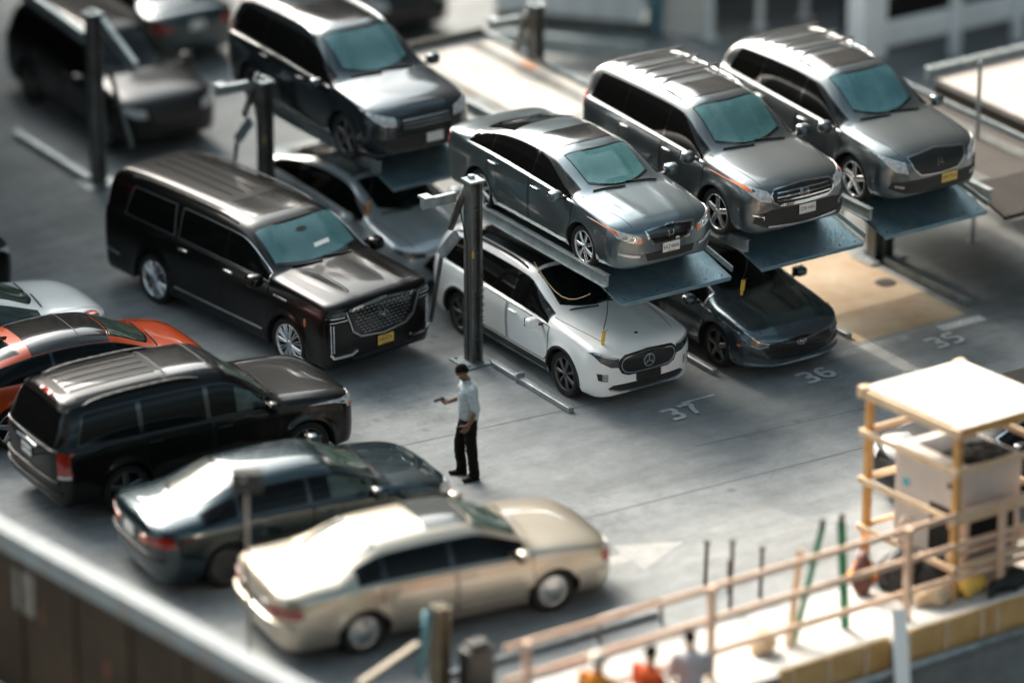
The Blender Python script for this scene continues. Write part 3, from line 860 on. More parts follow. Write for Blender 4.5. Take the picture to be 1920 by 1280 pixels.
# ---- dark sedan below the second lift
def make_dark_sedan():
    c = Car('charcoal_sedan', 'charcoal sedan with wide dark grille half hidden below a raised platform', dict(
        x=(-2.53, 2.37), wb=2.84, r=.34, arch=.40, w=.93, sill=.20,
        top=[(-2.55, .98), (-2.4, 1.06), (-1.95, 1.10), (-1.0, 1.37), (-.35, 1.445), (.2, 1.43), (.45, 1.385), (1.2, 1.0), (1.5, .965), (2.05, .86), (2.3, .76), (2.4, .68)],
        belt=[(-2.55, .95), (-1, .95), (1, .88), (1.7, .81), (2.4, .62)], nose=(.50, .50, 2.6, 3.6, 7), tail=(.5, .7, 3, 4, 4.5), paint=P_SONATA, tum=.42, nr=4, nh=2.8, flare=.02,
        ridges=[(1.1, 2.3, -.52, -.40, .014, .05), (1.1, 2.3, .52, .40, .014, .05)]))
    c.side_glass([[(-1.75, -.98), (-.92, .08), (.14, 1.02)]], chrome=M_SATIN)
    c.top_glass('windshield', 1.18, .48, M_GLASS_DARK, cb=.18, ct=.06, see=M_SEATDK)
    c.top_glass('rear_window', -1.85, -1.05, M_GLASS_DARK, cb=.1, ct=.05)
    c.door(.1, 1.15); c.door(-1.0, .06)
    g = c.patch('grille', sym([(0, .30), (.42, .33), (.60, .46), (.70, .56), (.5, .60), (0, .64)]), 'front', M_GLOSSBLK, off=.006)
    c.strips('grille_mesh', [[(-.62 + .03 * abs(k - 3), .36 + k * .038), (0, .35 + k * .04), (.62 - .03 * abs(k - 3), .36 + k * .038)] for k in range(6)], 'front', M_TRIM, w=.012, h=.006, off=.008, parent=g)
    c.strip('emblem', ell(0, .555, .078, .042), 'front', M_CHROME, w=.013, h=.012, off=.014, closed=True, parent=g, g=.02)
    c.strips('emblem_letter', [[(-.045, .53), (-.02, .58)], [(.02, .53), (.045, .58)], [(-.032, .55), (.032, .562)]], 'front', M_CHROME, w=.013, h=.012, off=.014, parent=g, g=.02)
    c.patch('headlight', [(-.58, .585), (-.72, .62), (-.80, .72), (-.875, .79), (-.86, .70), (-.82, .62), (-.70, .56)], 'front', M_LENSDK, off=.008, mirror=True)
    c.strips('light_strip', [[(-.56, .60), (-.72, .65), (-.80, .735), (-.86, .80)], [(-.57, .57), (-.70, .545), (-.80, .60)]], 'front', M_CHROME, w=.014, h=.008, off=.01, mirror=True)
    c.patch('side_intake', [(-.58, .36), (-.84, .42), (-.82, .50), (-.66, .44)], 'front', M_TRIM, off=.006, mirror=True)
    c.strip('bumper_lip', [(-.86, .30), (-.5, .255), (0, .245), (.5, .255), (.86, .30)], 'front', M_SATIN, w=.025, h=.02, off=.008)
    c.strip('fender_trim', [(1.05, .865), (1.5, .815), (2.0, .735)], 'right', M_CHROME, w=.014, h=.006, mirror=True)
    c.patch('side_marker', rrect(1.98, .55, 2.06, .58), 'right', M_AMBER, mirror=True)
    seams_hood(c, 1.2, 2.2, .75, .62)
    c.mirrors(.88, .94); c.wheels('five', M_ALLOYDK)
    return c

# ---- silver sedan on the first lift
def make_lift_sedan():
    c = Car('silver_sedan', 'silver grey sedan with sunroof raised above the white SUV', dict(
        x=(-2.56, 2.38), wb=2.80, r=.325, arch=.385, w=.925, sill=.21,
        top=[(-2.58, 1.0), (-2.45, 1.09), (-1.9, 1.13), (-1.05, 1.40), (-.4, 1.475), (.15, 1.465), (.42, 1.42), (1.15, 1.05), (1.4, 1.02), (2.0, .945), (2.28, .86), (2.4, .78)],
        belt=[(-2.58, 1.0), (-1, 1.0), (1, .93), (1.7, .87), (2.4, .70)], nose=(.46, .56, 2.8, 4.6, 8), tail=(.45, .75, 3, 4, 4.5), paint=P_GREYBLUE, tum=.40, nr=4, nh=2.7, flare=.018,
        ridges=[(1.1, 2.3, -.40, -.26, .012, .05), (1.1, 2.3, .40, .26, .012, .05)]))
    c.side_glass([[(-1.72, -1.22), (-1.16, -.10), (-.04, 1.0)]])
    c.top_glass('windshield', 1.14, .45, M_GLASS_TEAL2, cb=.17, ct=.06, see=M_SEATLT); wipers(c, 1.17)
    c.top_glass('rear_window', -1.8, -1.05, M_GLASS_DARK, cb=.1, ct=.05)
    c.top_glass('sunroof', .22, -.38, P_ROOFBLK, cb=.03, ct=.03, yb=.62, yt=.62, border=False)
    c.door(-.02, 1.10); c.door(-1.18, -.06)
    g = c.patch('grille', sym([(0, .56), (.30, .58), (.36, .66), (.40, .755), (0, .79)]), 'front', M_GLOSSBLK, off=.008)
    c.strip('grille_frame', sym([(0, .555), (.31, .575), (.385, .66), (.425, .765), (0, .80)]), 'front', M_CHROME, w=.04, h=.02, off=.006, closed=True, parent=g)
    c.strips('emblem', [[(-.045, .72), (-.03, .62)], [(.045, .72), (.03, .62)], [(-.036, .66), (.036, .66)]], 'front', M_CHROME, w=.018, h=.012, off=.016, parent=g, g=.02)
    h = c.patch('headlight', [(-.50, .60), (-.70, .63), (-.82, .70), (-.895, .84), (-.76, .79), (-.60, .74), (-.50, .70)], 'front', M_LENS, off=.008, mirror=True)
    c.patch('turn_signal', [(-.49, .605), (-.57, .615), (-.55, .69), (-.49, .69)], 'front', M_AMBER, off=.012, mirror=True)
    c.patch('side_marker', [(-.80, .71), (-.85, .76), (-.893, .835), (-.86, .82), (-.81, .79)], 'front', M_AMBER, off=.012, mirror=True)
    c.strips('headlight_bezel', [ell(-.64, .68, .045, .04, 12), ell(-.73, .71, .04, .04, 12)], 'front', M_CHROME, w=.02, h=.008, off=.012, closed=True, mirror=True, g=.03)
    c.patch('lower_intake', sym([(0, .30), (.40, .31), (.44, .42), (0, .43)]), 'front', M_TRIM, off=.006)
    c.strip('bumper_trim', [(-.52, .40), (-.66, .42), (-.82, .47)], 'front', M_SATIN, w=.045, h=.01, off=.006, mirror=True)
    c.plate('front', .0, .475, M_WHITEPL, 'KKZ\u20228006', ink=M_INK, out=.02, extra=[('EMPIRE STATE', .022, -.062, M_REDINK)])
    c.patch('badge', ell(.12, .575, .035, .035, 12), 'front', M_WHITEPL, off=.02)
    seams_hood(c, 1.15, 2.22, .75, .58)
    c.mirrors(.86, .98); c.wheels('blade', M_ALLOY, n=7, rr=.74)
    c.patch('tail_light', [(-2.5, .80), (-2.28, .84), (-2.26, .98), (-2.44, .98)], 'right', M_RED, mirror=True, off=.006)
    return c

def crossbars(c, xs_, yf=.9):
    for x in xs_:
        inf = c.info(x); y = yf * (inf['yb'] - c.sp.get('tum', .34) * inf['d'])
        p, n = c.hit('top', x, 0)
        MB().beam((x, -y, p.z + .05), (x, y, p.z + .05), .06, .03, bev=.008).obj('crossbar', M_TRIM, c.root, smooth=False)

# ---- silver SUVs on the second and third lifts
def make_lift_suv():
    c = Car('silver_suv', 'silver SUV with chrome barred grille raised above the charcoal sedan', dict(
        x=(-2.44, 2.35), wb=2.79, r=.37, arch=.43, w=.955, sill=.26,
        top=[(-2.46, 1.3), (-2.38, 1.46), (-2.18, 1.68), (-1.8, 1.735), (-.6, 1.76), (.05, 1.745), (.35, 1.70), (1.02, 1.185), (1.25, 1.155), (1.9, 1.08), (2.2, 1.0), (2.37, .90)],
        belt=[(-2.46, 1.16), (-1, 1.12), (1, 1.05), (1.7, .99), (2.37, .82)], nose=(.42, .66, 3.0, 5, 8), tail=(.45, .8, 3.5, 5, 4.5), paint=P_SILVER, tum=.32, nr=4.6, nh=2.9, flare=.024))
    c.side_glass([[(-2.02, -1.20, (.10, 0)), (-1.14, -.12), (-.06, .94)]])
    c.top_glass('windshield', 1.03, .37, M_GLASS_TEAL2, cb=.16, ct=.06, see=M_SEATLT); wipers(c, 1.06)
    c.top_glass('sunroof', .15, -.40, P_ROOFBLK, cb=.03, ct=.03, yb=.64, yt=.64, border=False)
    crossbars(c, (-1.75, -1.25, -.75)); c.roof_rails(-2.0, 0, m=M_SATIN)
    c.door(-.04, 1.05); c.door(-1.16, -.08)
    g = c.patch('grille', sym([(0, .66), (.42, .68), (.52, .74), (.55, .84), (.50, .90), (0, .93)]), 'front', M_TRIM, off=.006)
    c.strips('grille_bar', [[(-.50 + .01 * k, .70 + .055 * k), (0, .685 + .06 * k), (.50 - .01 * k, .70 + .055 * k)] for k in range(4)], 'front', M_CHROME, w=.028, h=.015, off=.012, parent=g)
    c.strip('grille_frame', sym([(0, .655), (.43, .675), (.54, .74), (.57, .85), (.51, .915), (0, .945)]), 'front', M_CHROME, w=.03, h=.012, off=.01, closed=True, parent=g)
    c.strips('emblem', [ell(0, .81, .085, .06), ell(0, .81, .03, .058), ell(0, .835, .06, .03)], 'front', M_CHROME, w=.016, h=.015, off=.025, closed=True, parent=g, g=.02)
    c.patch('headlight', [(-.57, .74), (-.74, .78), (-.84, .86), (-.925, 1.0), (-.80, .97), (-.62, .91), (-.57, .85)], 'front', M_LENS, off=.008, mirror=True)
    c.patch('side_marker', [(-.82, .90), (-.87, .92), (-.92, .995), (-.84, .975)], 'front', M_AMBER, off=.012, mirror=True)
    c.patch('lower_bumper', sym([(0, .32), (.62, .34), (.84, .44), (.80, .56), (.55, .62), (0, .62)]), 'front', M_TRIM, off=.006)
    c.strip('bumper_lip', [(-.62, .37), (0, .34), (.62, .37)], 'front', M_SATIN, w=.035, h=.02, off=.01)
    c.strips('fog_light_trim', [[(-.68, .53), (-.84, .57)], [(-.70, .47), (-.68, .53)]], 'front', M_CHROME, w=.03, h=.012, off=.01, mirror=True)
    c.plate('front', .06, .55, M_WHITEPL, 'CFR 4482', ink=M_REDINK, out=.025)
    seams_hood(c, 1.02, 2.15, .78, .66)
    c.mirrors(.84, 1.10, size=(.12, .22, .18)); c.wheels('five', M_ALLOY)
    c.patch('tail_light', [(-2.42, .98), (-2.18, 1.0), (-2.14, 1.22), (-2.32, 1.22)], 'right', M_RED, mirror=True, off=.006)
    c.patch('rear_window', sym([(0, 1.24), (.66, 1.24), (.58, 1.58), (0, 1.62)]), 'rear', M_GLASS_SIDE)
    return c
def make_lift_suv2():
    c = Car('silver_green_suv', 'pale silver green SUV with black grille and yellow plate on the rightmost raised platform', dict(
        x=(-2.42, 2.33), wb=2.74, r=.37, arch=.43, w=.96, sill=.27,
        top=[(-2.44, 1.25), (-2.34, 1.44), (-2.05, 1.62), (-1.6, 1.70), (-.6, 1.735), (.0, 1.715), (.3, 1.67), (1.0, 1.16), (1.2, 1.13), (1.8, 1.06), (2.15, .97), (2.35, .84)],
        belt=[(-2.44, 1.18), (-1, 1.11), (1, 1.03), (1.7, .97), (2.35, .78)], nose=(.50, .64, 2.6, 4.4, 8), tail=(.5, .8, 3.2, 4.5, 4.5), paint=P_SILVERG, tum=.34, nr=4.2, nh=2.6, flare=.026))
    c.side_glass([[(-1.95, -1.22, (.12, 0)), (-1.16, -.16), (-.10, .92)]])
    c.top_glass('windshield', 1.01, .32, M_GLASS_TEAL3, cb=.18, ct=.07, see=M_SEATDK); wipers(c, 1.04)
    c.top_glass('sunroof', .10, -.42, P_ROOFBLK, cb=.03, ct=.03, yb=.66, yt=.66, border=False)
    crossbars(c, (-1.65, -1.15, -.7)); c.roof_rails(-1.9, -.05, m=M_SATIN)
    c.door(-.08, 1.03); c.door(-1.2, -.12)
    g = c.patch('grille', sym([(0, .60), (.34, .62), (.46, .74), (.52, .88), (0, .93)]), 'front', M_TRIM, off=.006)
    c.strip('grille_frame', sym([(0, .595), (.35, .615), (.48, .74), (.545, .895), (0, .945)]), 'front', M_SATIN, w=.022, h=.012, off=.008, closed=True, parent=g)
    c.strips('emblem', [[(-.05, .72), (-.02, .82)], [(.05, .72), (.02, .82)], [(-.035, .76), (.035, .76)]], 'front', M_CHROME, w=.016, h=.012, off=.02, parent=g, g=.02)
    c.patch('headlight', [(-.56, .66), (-.74, .70), (-.84, .80), (-.915, .95), (-.78, .90), (-.60, .84)], 'front', M_LENS, off=.008, mirror=True)
    c.patch('lower_bumper', sym([(0, .32), (.60, .34), (.84, .44), (.80, .54), (0, .56)]), 'front', M_TRIM, off=.006)
    c.strips('fog_light_trim', [[(-.62, .45), (-.76, .48)]], 'front', M_SATIN, w=.04, h=.012, off=.01, mirror=True)
    c.plate('front', .18, .50, M_YELLOWPL, 'EPX 7310', out=.02)
    seams_hood(c, 1.0, 2.12, .78, .62)
    c.mirrors(.82, 1.08, size=(.12, .22, .18)); c.wheels('five', M_ALLOY)
    c.patch('rear_window', sym([(0, 1.24), (.66, 1.24), (.56, 1.52), (0, 1.56)]), 'rear', M_GLASS_SIDE)
    return c
# ---- back row
def make_back_suv():
    c = Car('dark_grey_suv', 'dark grey SUV with pale hood highlights raised over the steel grey sedan', dict(
        x=(-2.42, 2.38), wb=2.82, r=.37, arch=.43, w=.96, sill=.26,
        top=[(-2.44, 1.3), (-2.36, 1.46), (-2.15, 1.68), (-1.8, 1.74), (-.6, 1.765), (.0, 1.75), (.3, 1.70), (1.0, 1.18), (1.2, 1.15), (1.85, 1.08), (2.2, 1.0), (2.4, .88)],
        belt=[(-2.44, 1.16), (-1, 1.12), (1, 1.05), (1.7, .99), (2.4, .82)], nose=(.46, .64, 2.7, 4.5, 8), tail=(.45, .8, 3.5, 5, 4.5), paint=P_CHARCOAL, tum=.30, nr=4.8, nh=2.8, flare=.02))
    c.side_glass([[(-2.02, -1.20, (.10, 0)), (-1.14, -.14), (-.08, .92)]])
    c.strips('belt_trim', [[(-2.1, 1.10), (-.5, 1.085), (.95, 1.04)]], 'right', M_SATIN, w=.05, h=.012, mirror=True)
    c.top_glass('windshield', 1.01, .32, M_GLASS_TEAL, cb=.17, ct=.06, see=M_SEATDK); wipers(c, 1.04)
    c.top_glass('sunroof', .1, -.9, P_ROOFBLK, cb=.03, ct=.03, yb=.66, yt=.66, border=False)
    c.roof_rails(-2.0, .1, yf=.95, m=M_SATIN, h=.05, w=.05)
    c.door(-.06, 1.03); c.door(-1.18, -.10)
    g = c.patch('grille', sym([(0, .62), (.38, .64), (.46, .76), (.46, .88), (0, .92)]), 'front', M_TRIM, off=.006)
    c.strips('grille_bar', [[(-.42, .70 + .06 * k), (.42, .70 + .06 * k)] for k in range(3)], 'front', M_SATIN, w=.02, h=.012, off=.01, parent=g)
    c.patch('headlight', [(-.52, .74), (-.72, .76), (-.84, .84), (-.91, .96), (-.76, .93), (-.54, .88)], 'front', M_LENS, off=.008, mirror=True)
    c.patch('lower_bumper', sym([(0, .32), (.60, .34), (.84, .44), (.80, .54), (0, .56)]), 'front', M_TRIM, off=.006)
    c.plate('front', .14, .48, M_WHITEPL, None, out=.02)
    c.mirrors(.82, 1.10, size=(.12, .22, .18)); c.wheels('five', M_ALLOYDK)
    c.patch('tail_light', [(-2.38, 1.0), (-2.2, 1.02), (-2.14, 1.2), (-2.28, 1.2)], 'right', M_RED, mirror=True, off=.006)
    return c
def make_back_sedan():
    c = Car('steel_grey_sedan', 'steel grey sedan with slim smoked headlights parked behind the long black SUV', dict(
        x=(-2.5, 2.36), wb=2.80, r=.335, arch=.395, w=.92, sill=.21,
        top=[(-2.52, .98), (-2.4, 1.06), (-1.95, 1.10), (-1.0, 1.37), (-.35, 1.445), (.2, 1.43), (.45, 1.385), (1.16, 1.02), (1.4, .99), (2.0, .90), (2.25, .81), (2.38, .74)],
        belt=[(-2.52, .96), (-1, .96), (1, .90), (1.7, .84), (2.38, .66)], nose=(.46, .52, 2.7, 4.2, 8), tail=(.5, .7, 3, 4, 4.5), paint=P_STEEL, tum=.42, nr=4, nh=2.8, flare=.02,
        ridges=[(1.1, 2.3, -.45, -.30, .016, .06), (1.1, 2.3, .45, .30, .016, .06)]))
    c.side_glass([[(-1.75, -.98), (-.92, .08), (.14, 1.0)]])
    c.top_glass('windshield', 1.15, .47, M_GLASS_DARK, cb=.18, ct=.06, see=M_SEATDK); wipers(c, 1.18)
    c.top_glass('rear_window', -1.85, -1.05, M_GLASS_DARK, cb=.1, ct=.05)
    c.top_glass('roof_panel', .3, -.9, P_ROOFBLK, cb=.03, ct=.03, yb=.8, yt=.8, border=False)
    c.door(.1, 1.12); c.door(-1.0, .06)
    g = c.patch('grille', sym([(0, .34), (.34, .37), (.48, .52), (.36, .66), (0, .70)]), 'front', M_GLOSSBLK, off=.006)
    c.strip('grille_frame', [(-.38, .68), (-.50, .52), (-.36, .36), (0, .33), (.36, .36), (.50, .52), (.38, .68)], 'front', M_SATIN, w=.03, h=.012, off=.008, parent=g)
    c.patch('headlight', [(-.46, .645), (-.70, .66), (-.86, .76), (-.89, .81), (-.72, .755), (-.44, .705)], 'front', M_LENSDK, off=.008, mirror=True)
    c.strips('light_strip', [[(-.46, .64), (-.70, .65), (-.86, .75)]], 'front', M_CHROME, w=.014, h=.008, off=.01, mirror=True)
    c.patch('side_intake', [(-.60, .36), (-.82, .42), (-.80, .52), (-.62, .46)], 'front', M_TRIM, off=.006, mirror=True)
    seams_hood(c, 1.15, 2.22, .74, .58)
    c.mirrors(.86, .96); c.wheels('five', M_ALLOYDK)
    return c
# ---- cars along the near side, tails towards the wall
def make_rear_suv():
    c = Car('black_suv', 'black SUV with ribbed roof and roof rails parked beside the blue sedan', dict(
        x=(-2.54, 2.33), wb=2.89, r=.37, arch=.435, w=.94, sill=.28,
        top=[(-2.56, 1.12), (-2.50, 1.24), (-2.27, 1.70), (-2.12, 1.775), (-1.2, 1.815), (0, 1.80), (.33, 1.75), (.98, 1.20), (1.2, 1.175), (1.9, 1.12), (2.2, 1.06), (2.35, .98)],
        belt=[(-2.56, 1.16), (-1, 1.13), (1, 1.09), (1.7, 1.04), (2.35, .90)], nose=(.36, .68, 3.2, 5, 5), tail=(.40, .72, 3.6, 6, 4.5), paint=P_BLACK, tum=.26, nr=5.2, nh=3.4, flare=.03))
    c.side_glass([[(-2.15, -1.20, (.14, 0)), (-1.12, -.14), (-.06, .90)]], m=M_GLASS_SIDE)
    c.patch('pane_glow', c.pane_poly(.35, .86, .10, .66), 'right', M_GLASS_GREEN, off=.013)  # lighter green patch painted over the pane for light seen through it
    c.top_glass('windshield', .99, .35, M_GLASS_GREEN, cb=.14, ct=.05); wipers(c, 1.02)
    c.top_glass('sunroof', .10, -.55, P_ROOFBLK, cb=.02, ct=.02, yb=.72, yt=.72, border=True, border_m=M_TRIM, off=.009)
    c.roof_rails(-2.0, -.15, yf=.93, h=.06, m=M_TRIM, w=.05)
    c.rails_grooves(-2.0, -.68, [-.50, -.30, -.10, .10, .30, .50], M_TRIM, w=.035, h=.012)
    c.door(-.04, 1.0); c.door(-1.14, -.08)
    c.patch('rear_window', sym([(0, 1.18), (.72, 1.18), (.62, 1.62), (0, 1.66)]), 'rear', M_GLASS_SIDE, off=.006)
    c.patch('brake_light', rrect(-.18, 1.70, .18, 1.745, .2), 'rear', M_RED, off=.01)
    c.patch('spoiler', sym([(0, 1.655), (.66, 1.63), (.64, 1.70), (0, 1.715)]), 'rear', P_BLACK, off=.03)
    c.patch('tail_light', [(-.93, .78), (-.80, .78), (-.78, 1.12), (-.90, 1.12)], 'rear', M_RED, off=.01, mirror=True)
    c.patch('reverse_light', [(-.925, .74), (-.80, .74), (-.80, .785), (-.925, .785)], 'rear', M_LENS, off=.012, mirror=True)
    c.strip('tailgate_bar', [(-.30, 1.06), (0, 1.07), (.30, 1.06)], 'rear', M_CHROME, w=.055, h=.03, off=.01)
    c.plate('rear', 0.0, .93, M_WHITEPL, 'HDX 2147', out=.02)
    c.strips('bumper_step', [[(-.80, .66), (0, .68), (.80, .66)], [(-.84, .50), (0, .50), (.84, .50)]], 'rear', M_TRIM, w=.07, h=.03, off=.004)
    c.strip('tailgate_line', [(-.78, 1.14), (0, 1.13), (.78, 1.14)], 'rear', M_SATIN, w=.015, h=.006, off=.006)
    c.patch('headlight', [(-.62, .84), (-.90, .86), (-.91, 1.0), (-.62, 1.02)], 'front', M_LENS, mirror=True, off=.008)
    c.patch('headlight_side', [(2.10, .86), (2.27, .84), (2.26, .98), (2.10, 1.0)], 'right', M_LENS, off=.008, mirror=True)
    c.patch('side_marker', [(2.13, .86), (2.24, .85), (2.23, .90), (2.13, .91)], 'right', M_AMBER, off=.012, mirror=True)
    c.mirrors(.80, 1.16, size=(.12, .22, .18)); c.wheels('five', M_ALLOYDK)
    return c
def make_blue_sedan():
    c = Car('blue_sedan', 'slate blue sedan with bright rear window parked beside the champagne sedan', dict(
        x=(-2.42, 2.30), wb=2.72, r=.32, arch=.38, w=.91, sill=.22,
        top=[(-2.44, 1.0), (-2.34, 1.06), (-1.82, 1.10), (-1.70, 1.11), (-1.08, 1.385), (-.92, 1.415), (-.4, 1.43), (.15, 1.415), (.42, 1.37), (1.12, 1.01), (1.35, .985), (1.95, .90), (2.2, .81), (2.32, .72)],
        belt=[(-2.44, .95), (-1, .96), (1, .90), (1.7, .84), (2.32, .66)], nose=(.55, .54, 2.5, 3, 5), tail=(.42, .72, 2.9, 4.2, 4.5), paint=P_NAVY, tum=.40, nr=3.6, nh=2.5, flare=.016))
    c.side_glass([[(-1.66, -1.16), (-1.10, -.10), (-.04, .98)]], m=M_GLASS_SIDE)
    c.patch('pane_glow', c.pane_poly(.25, .92, .10, .66), 'right', M_GLASS_GREEN, off=.013)  # green patch on the side window paints the glow seen through
    c.top_glass('windshield', 1.11, .45, M_GLASS_GREEN, cb=.17, ct=.06); wipers(c, 1.14)
    c.top_glass('rear_window', -1.74, -1.08, M_GLASS_REAR, cb=.12, ct=.05)
    c.door(-.02, 1.08); c.door(-1.12, -.06)
    c.strips('side_molding', [[(-1.0, .62), (1.0, .60)]], 'right', M_TRIM, w=.05, h=.012, mirror=True)
    c.patch('tail_light', [(-.90, .76), (-.52, .74), (-.50, .86), (-.86, .90)], 'rear', M_RED, off=.01, mirror=True)
    c.patch('turn_signal', [(-.50, .745), (-.34, .74), (-.34, .85), (-.49, .86)], 'rear', M_AMBER, off=.012, mirror=True)
    c.patch('tail_light_side', [(-2.36, .78), (-2.16, .80), (-2.14, .90), (-2.30, .92)], 'right', M_RED, off=.008, mirror=True)
    c.plate('rear', 0, .80, M_WHITEPL, None, out=.01)
    c.strip('bumper_line', [(-.82, .58), (0, .60), (.82, .58)], 'rear', M_TRIM, w=.06, h=.02)
    c.patch('headlight', [(-.50, .62), (-.84, .68), (-.85, .77), (-.50, .75)], 'front', M_LENS, mirror=True, off=.008)
    c.patch('headlight_side', [(1.92, .70), (2.16, .66), (2.12, .77), (1.94, .80)], 'right', M_LENS, off=.008, mirror=True)
    c.patch('side_marker', [(2.06, .66), (2.18, .63), (2.17, .69), (2.06, .71)], 'right', M_AMBER, off=.012, mirror=True)
    c.mirrors(.84, .98); c.wheels('disc', M_ALLOYDK)
    return c
def make_beige_sedan():
    c = Car('champagne_sedan', 'old champagne sedan with sunroof and disc wheels nearest the railing', dict(
        x=(-2.60, 2.48), wb=2.81, r=.325, arch=.385, w=.945, sill=.22,
        top=[(-2.62, .96), (-2.52, 1.05), (-2.3, 1.09), (-1.80, 1.115), (-1.70, 1.12), (-1.14, 1.385), (-1.0, 1.415), (-.45, 1.435), (.2, 1.425), (.44, 1.40), (1.10, 1.05), (1.18, 1.03), (1.4, 1.005), (2.1, .93), (2.38, .84), (2.5, .76)],
        belt=[(-2.62, .95), (-1, .97), (1, .91), (1.7, .87), (2.5, .70)], nose=(.50, .56, 2.7, 3.6, 5), tail=(.45, .70, 2.9, 4.2, 4.5), paint=P_BEIGE, tum=.40, nr=3.6, nh=2.6, flare=.014))
    c.side_glass([[(-1.42, -1.08), (-1.04, -.10), (-.04, 1.0)]])
    c.top_glass('windshield', 1.12, .46, M_GLASS_GREEN, cb=.18, ct=.06); wipers(c, 1.18)
    c.top_glass('rear_window', -1.74, -1.14, M_GLASS_REAR, cb=.12, ct=.05)
    c.top_glass('sunroof', .36, -.22, mat('grey_sunroof', (.06, .065, .065), .06, ior=1.6), cb=.02, ct=.02, yb=.62, yt=.62, border=True)
    c.door(-.02, 1.10); c.door(-1.12, -.06)
    c.strips('side_molding', [[(-2.3, .52), (2.2, .50)]], 'right', P_BEIGE, w=.06, h=.014, mirror=True)
    c.patch('tail_light', [(-.92, .70), (-.48, .69), (-.46, .83), (-.90, .85)], 'rear', M_RED, off=.012, mirror=True, rnd=1)
    c.patch('tail_light_side', [(-2.52, .70), (-2.28, .72), (-2.27, .84), (-2.46, .85)], 'right', M_RED, off=.01, mirror=True, rnd=1)
    c.patch('tail_panel', sym([(0, .70), (.45, .70), (.45, .83), (0, .83)]), 'rear', M_LENSDK, off=.008)
    c.strip('bumper', [(-.88, .57), (0, .60), (.88, .57)], 'rear', P_BEIGE, w=.12, h=.045)
    c.patch('headlight', [(-.50, .66), (-.84, .69), (-.85, .79), (-.50, .79)], 'front', M_LENS, mirror=True, off=.008)
    c.patch('turn_signal', [(2.14, .62), (2.36, .60), (2.32, .74), (2.16, .76)], 'right', M_RED, off=.01, mirror=True)
    c.mirrors(.86, .99); c.wheels('disc', M_ALLOY, rr=.66)
    return c
def make_red_car():
    c = Car('red_hatchback', 'orange red hatchback with a black roof panel beside the black SUV', dict(
        x=(-2.12, 2.12), wb=2.65, r=.33, arch=.385, w=.90, sill=.22,
        top=[(-2.14, .98), (-2.04, 1.08), (-1.5, 1.28), (-.9, 1.41), (-.3, 1.445), (.2, 1.41), (.5, 1.34), (1.2, .98), (1.4, .95), (1.85, .87), (2.05, .78), (2.14, .7)],
        belt=[(-2.14, 1.0), (-1, .98), (1, .88), (1.6, .82), (2.14, .62)], nose=(.55, .5, 2.4, 3, 5), tail=(.45, .7, 2.8, 4, 4.5), paint=P_RED, tum=.42, nr=3.8, nh=2.6, flare=.02))
    c.side_glass([[(-1.5, -.62), (-.56, .96)]])
    c.top_glass('windshield', 1.18, .52, M_GLASS_GREEN, cb=.18, ct=.08); wipers(c, 1.21)
    c.top_glass('roof_panel', .44, -.85, P_ROOFBLK, cb=.06, ct=.03, yb=.92, yt=.92, border=False)
    c.top_glass('rear_window', -1.75, -1.1, M_GLASS_DARK, cb=.08, ct=.04)
    c.strips('roof_seam', [[(-.05, -.5), (-.05, .5)], ], 'top', M_TRIM, w=.02, h=.004, off=.006)
    p, n = c.hit('top', -1.0, 0)
    MB().tube([p, p + Vector((-.10, 0, .03)), p + Vector((-.30, 0, .22))], [.03, .012, .006], 6).obj('antenna', M_TRIM, c.root, smooth=True)
    c.door(-.5, 1.08)
    c.patch('headlight', [(-.50, .60), (-.80, .70), (-.83, .78), (-.5, .70)], 'front', M_LENS, mirror=True, off=.008)
    c.strips('hood_line', [[(1.3, -.60), (1.95, -.48)], [(1.3, .60), (1.95, .48)]], 'top', M_SEAM, w=.012, h=.002)
    c.patch('tail_light', [(-.84, .78), (-.5, .8), (-.5, .92), (-.82, .92)], 'rear', M_RED, mirror=True, off=.008)
    c.mirrors(.86, .94); c.wheels('five', M_ALLOY)
    return c
def make_white_sedan():
    c = Car('white_sedan', 'white sedan with only its hood and windscreen in view behind the red hatchback', dict(
        x=(-2.45, 2.32), wb=2.75, r=.33, arch=.385, w=.915, sill=.22,
        top=[(-2.47, 1.0), (-2.3, 1.07), (-1.8, 1.10), (-.95, 1.38), (-.4, 1.445), (.15, 1.435), (.42, 1.39), (1.14, 1.03), (1.4, 1.0), (1.95, .93), (2.2, .85), (2.34, .76)],
        belt=[(-2.47, .97), (-1, .97), (1, .91), (1.7, .85), (2.34, .68)], nose=(.60, .55, 2.3, 3, 5), tail=(.45, .72, 2.9, 4.2, 4.5), paint=P_WHITE, tum=.40, nr=3.8, nh=2.5, flare=.016))
    c.side_glass([[(-1.66, -1.16), (-1.10, -.10), (-.04, 1.0)]], m=M_GLASS_GREEN)
    c.top_glass('windshield', 1.13, .45, M_GLASS_GREEN, cb=.2, ct=.06); wipers(c, 1.16)
    c.top_glass('rear_window', -1.76, -1.0, M_GLASS_GREEN, cb=.12, ct=.05)
    c.door(-.02, 1.10); c.door(-1.12, -.06)
    c.patch('headlight', [(-.50, .62), (-.82, .68), (-.84, .78), (-.50, .74)], 'front', M_LENS, mirror=True, off=.008)
    seams_hood(c, 1.15, 2.15, .74, .56)
    c.mirrors(.86, .98); c.wheels('five', M_ALLOY)
    return c
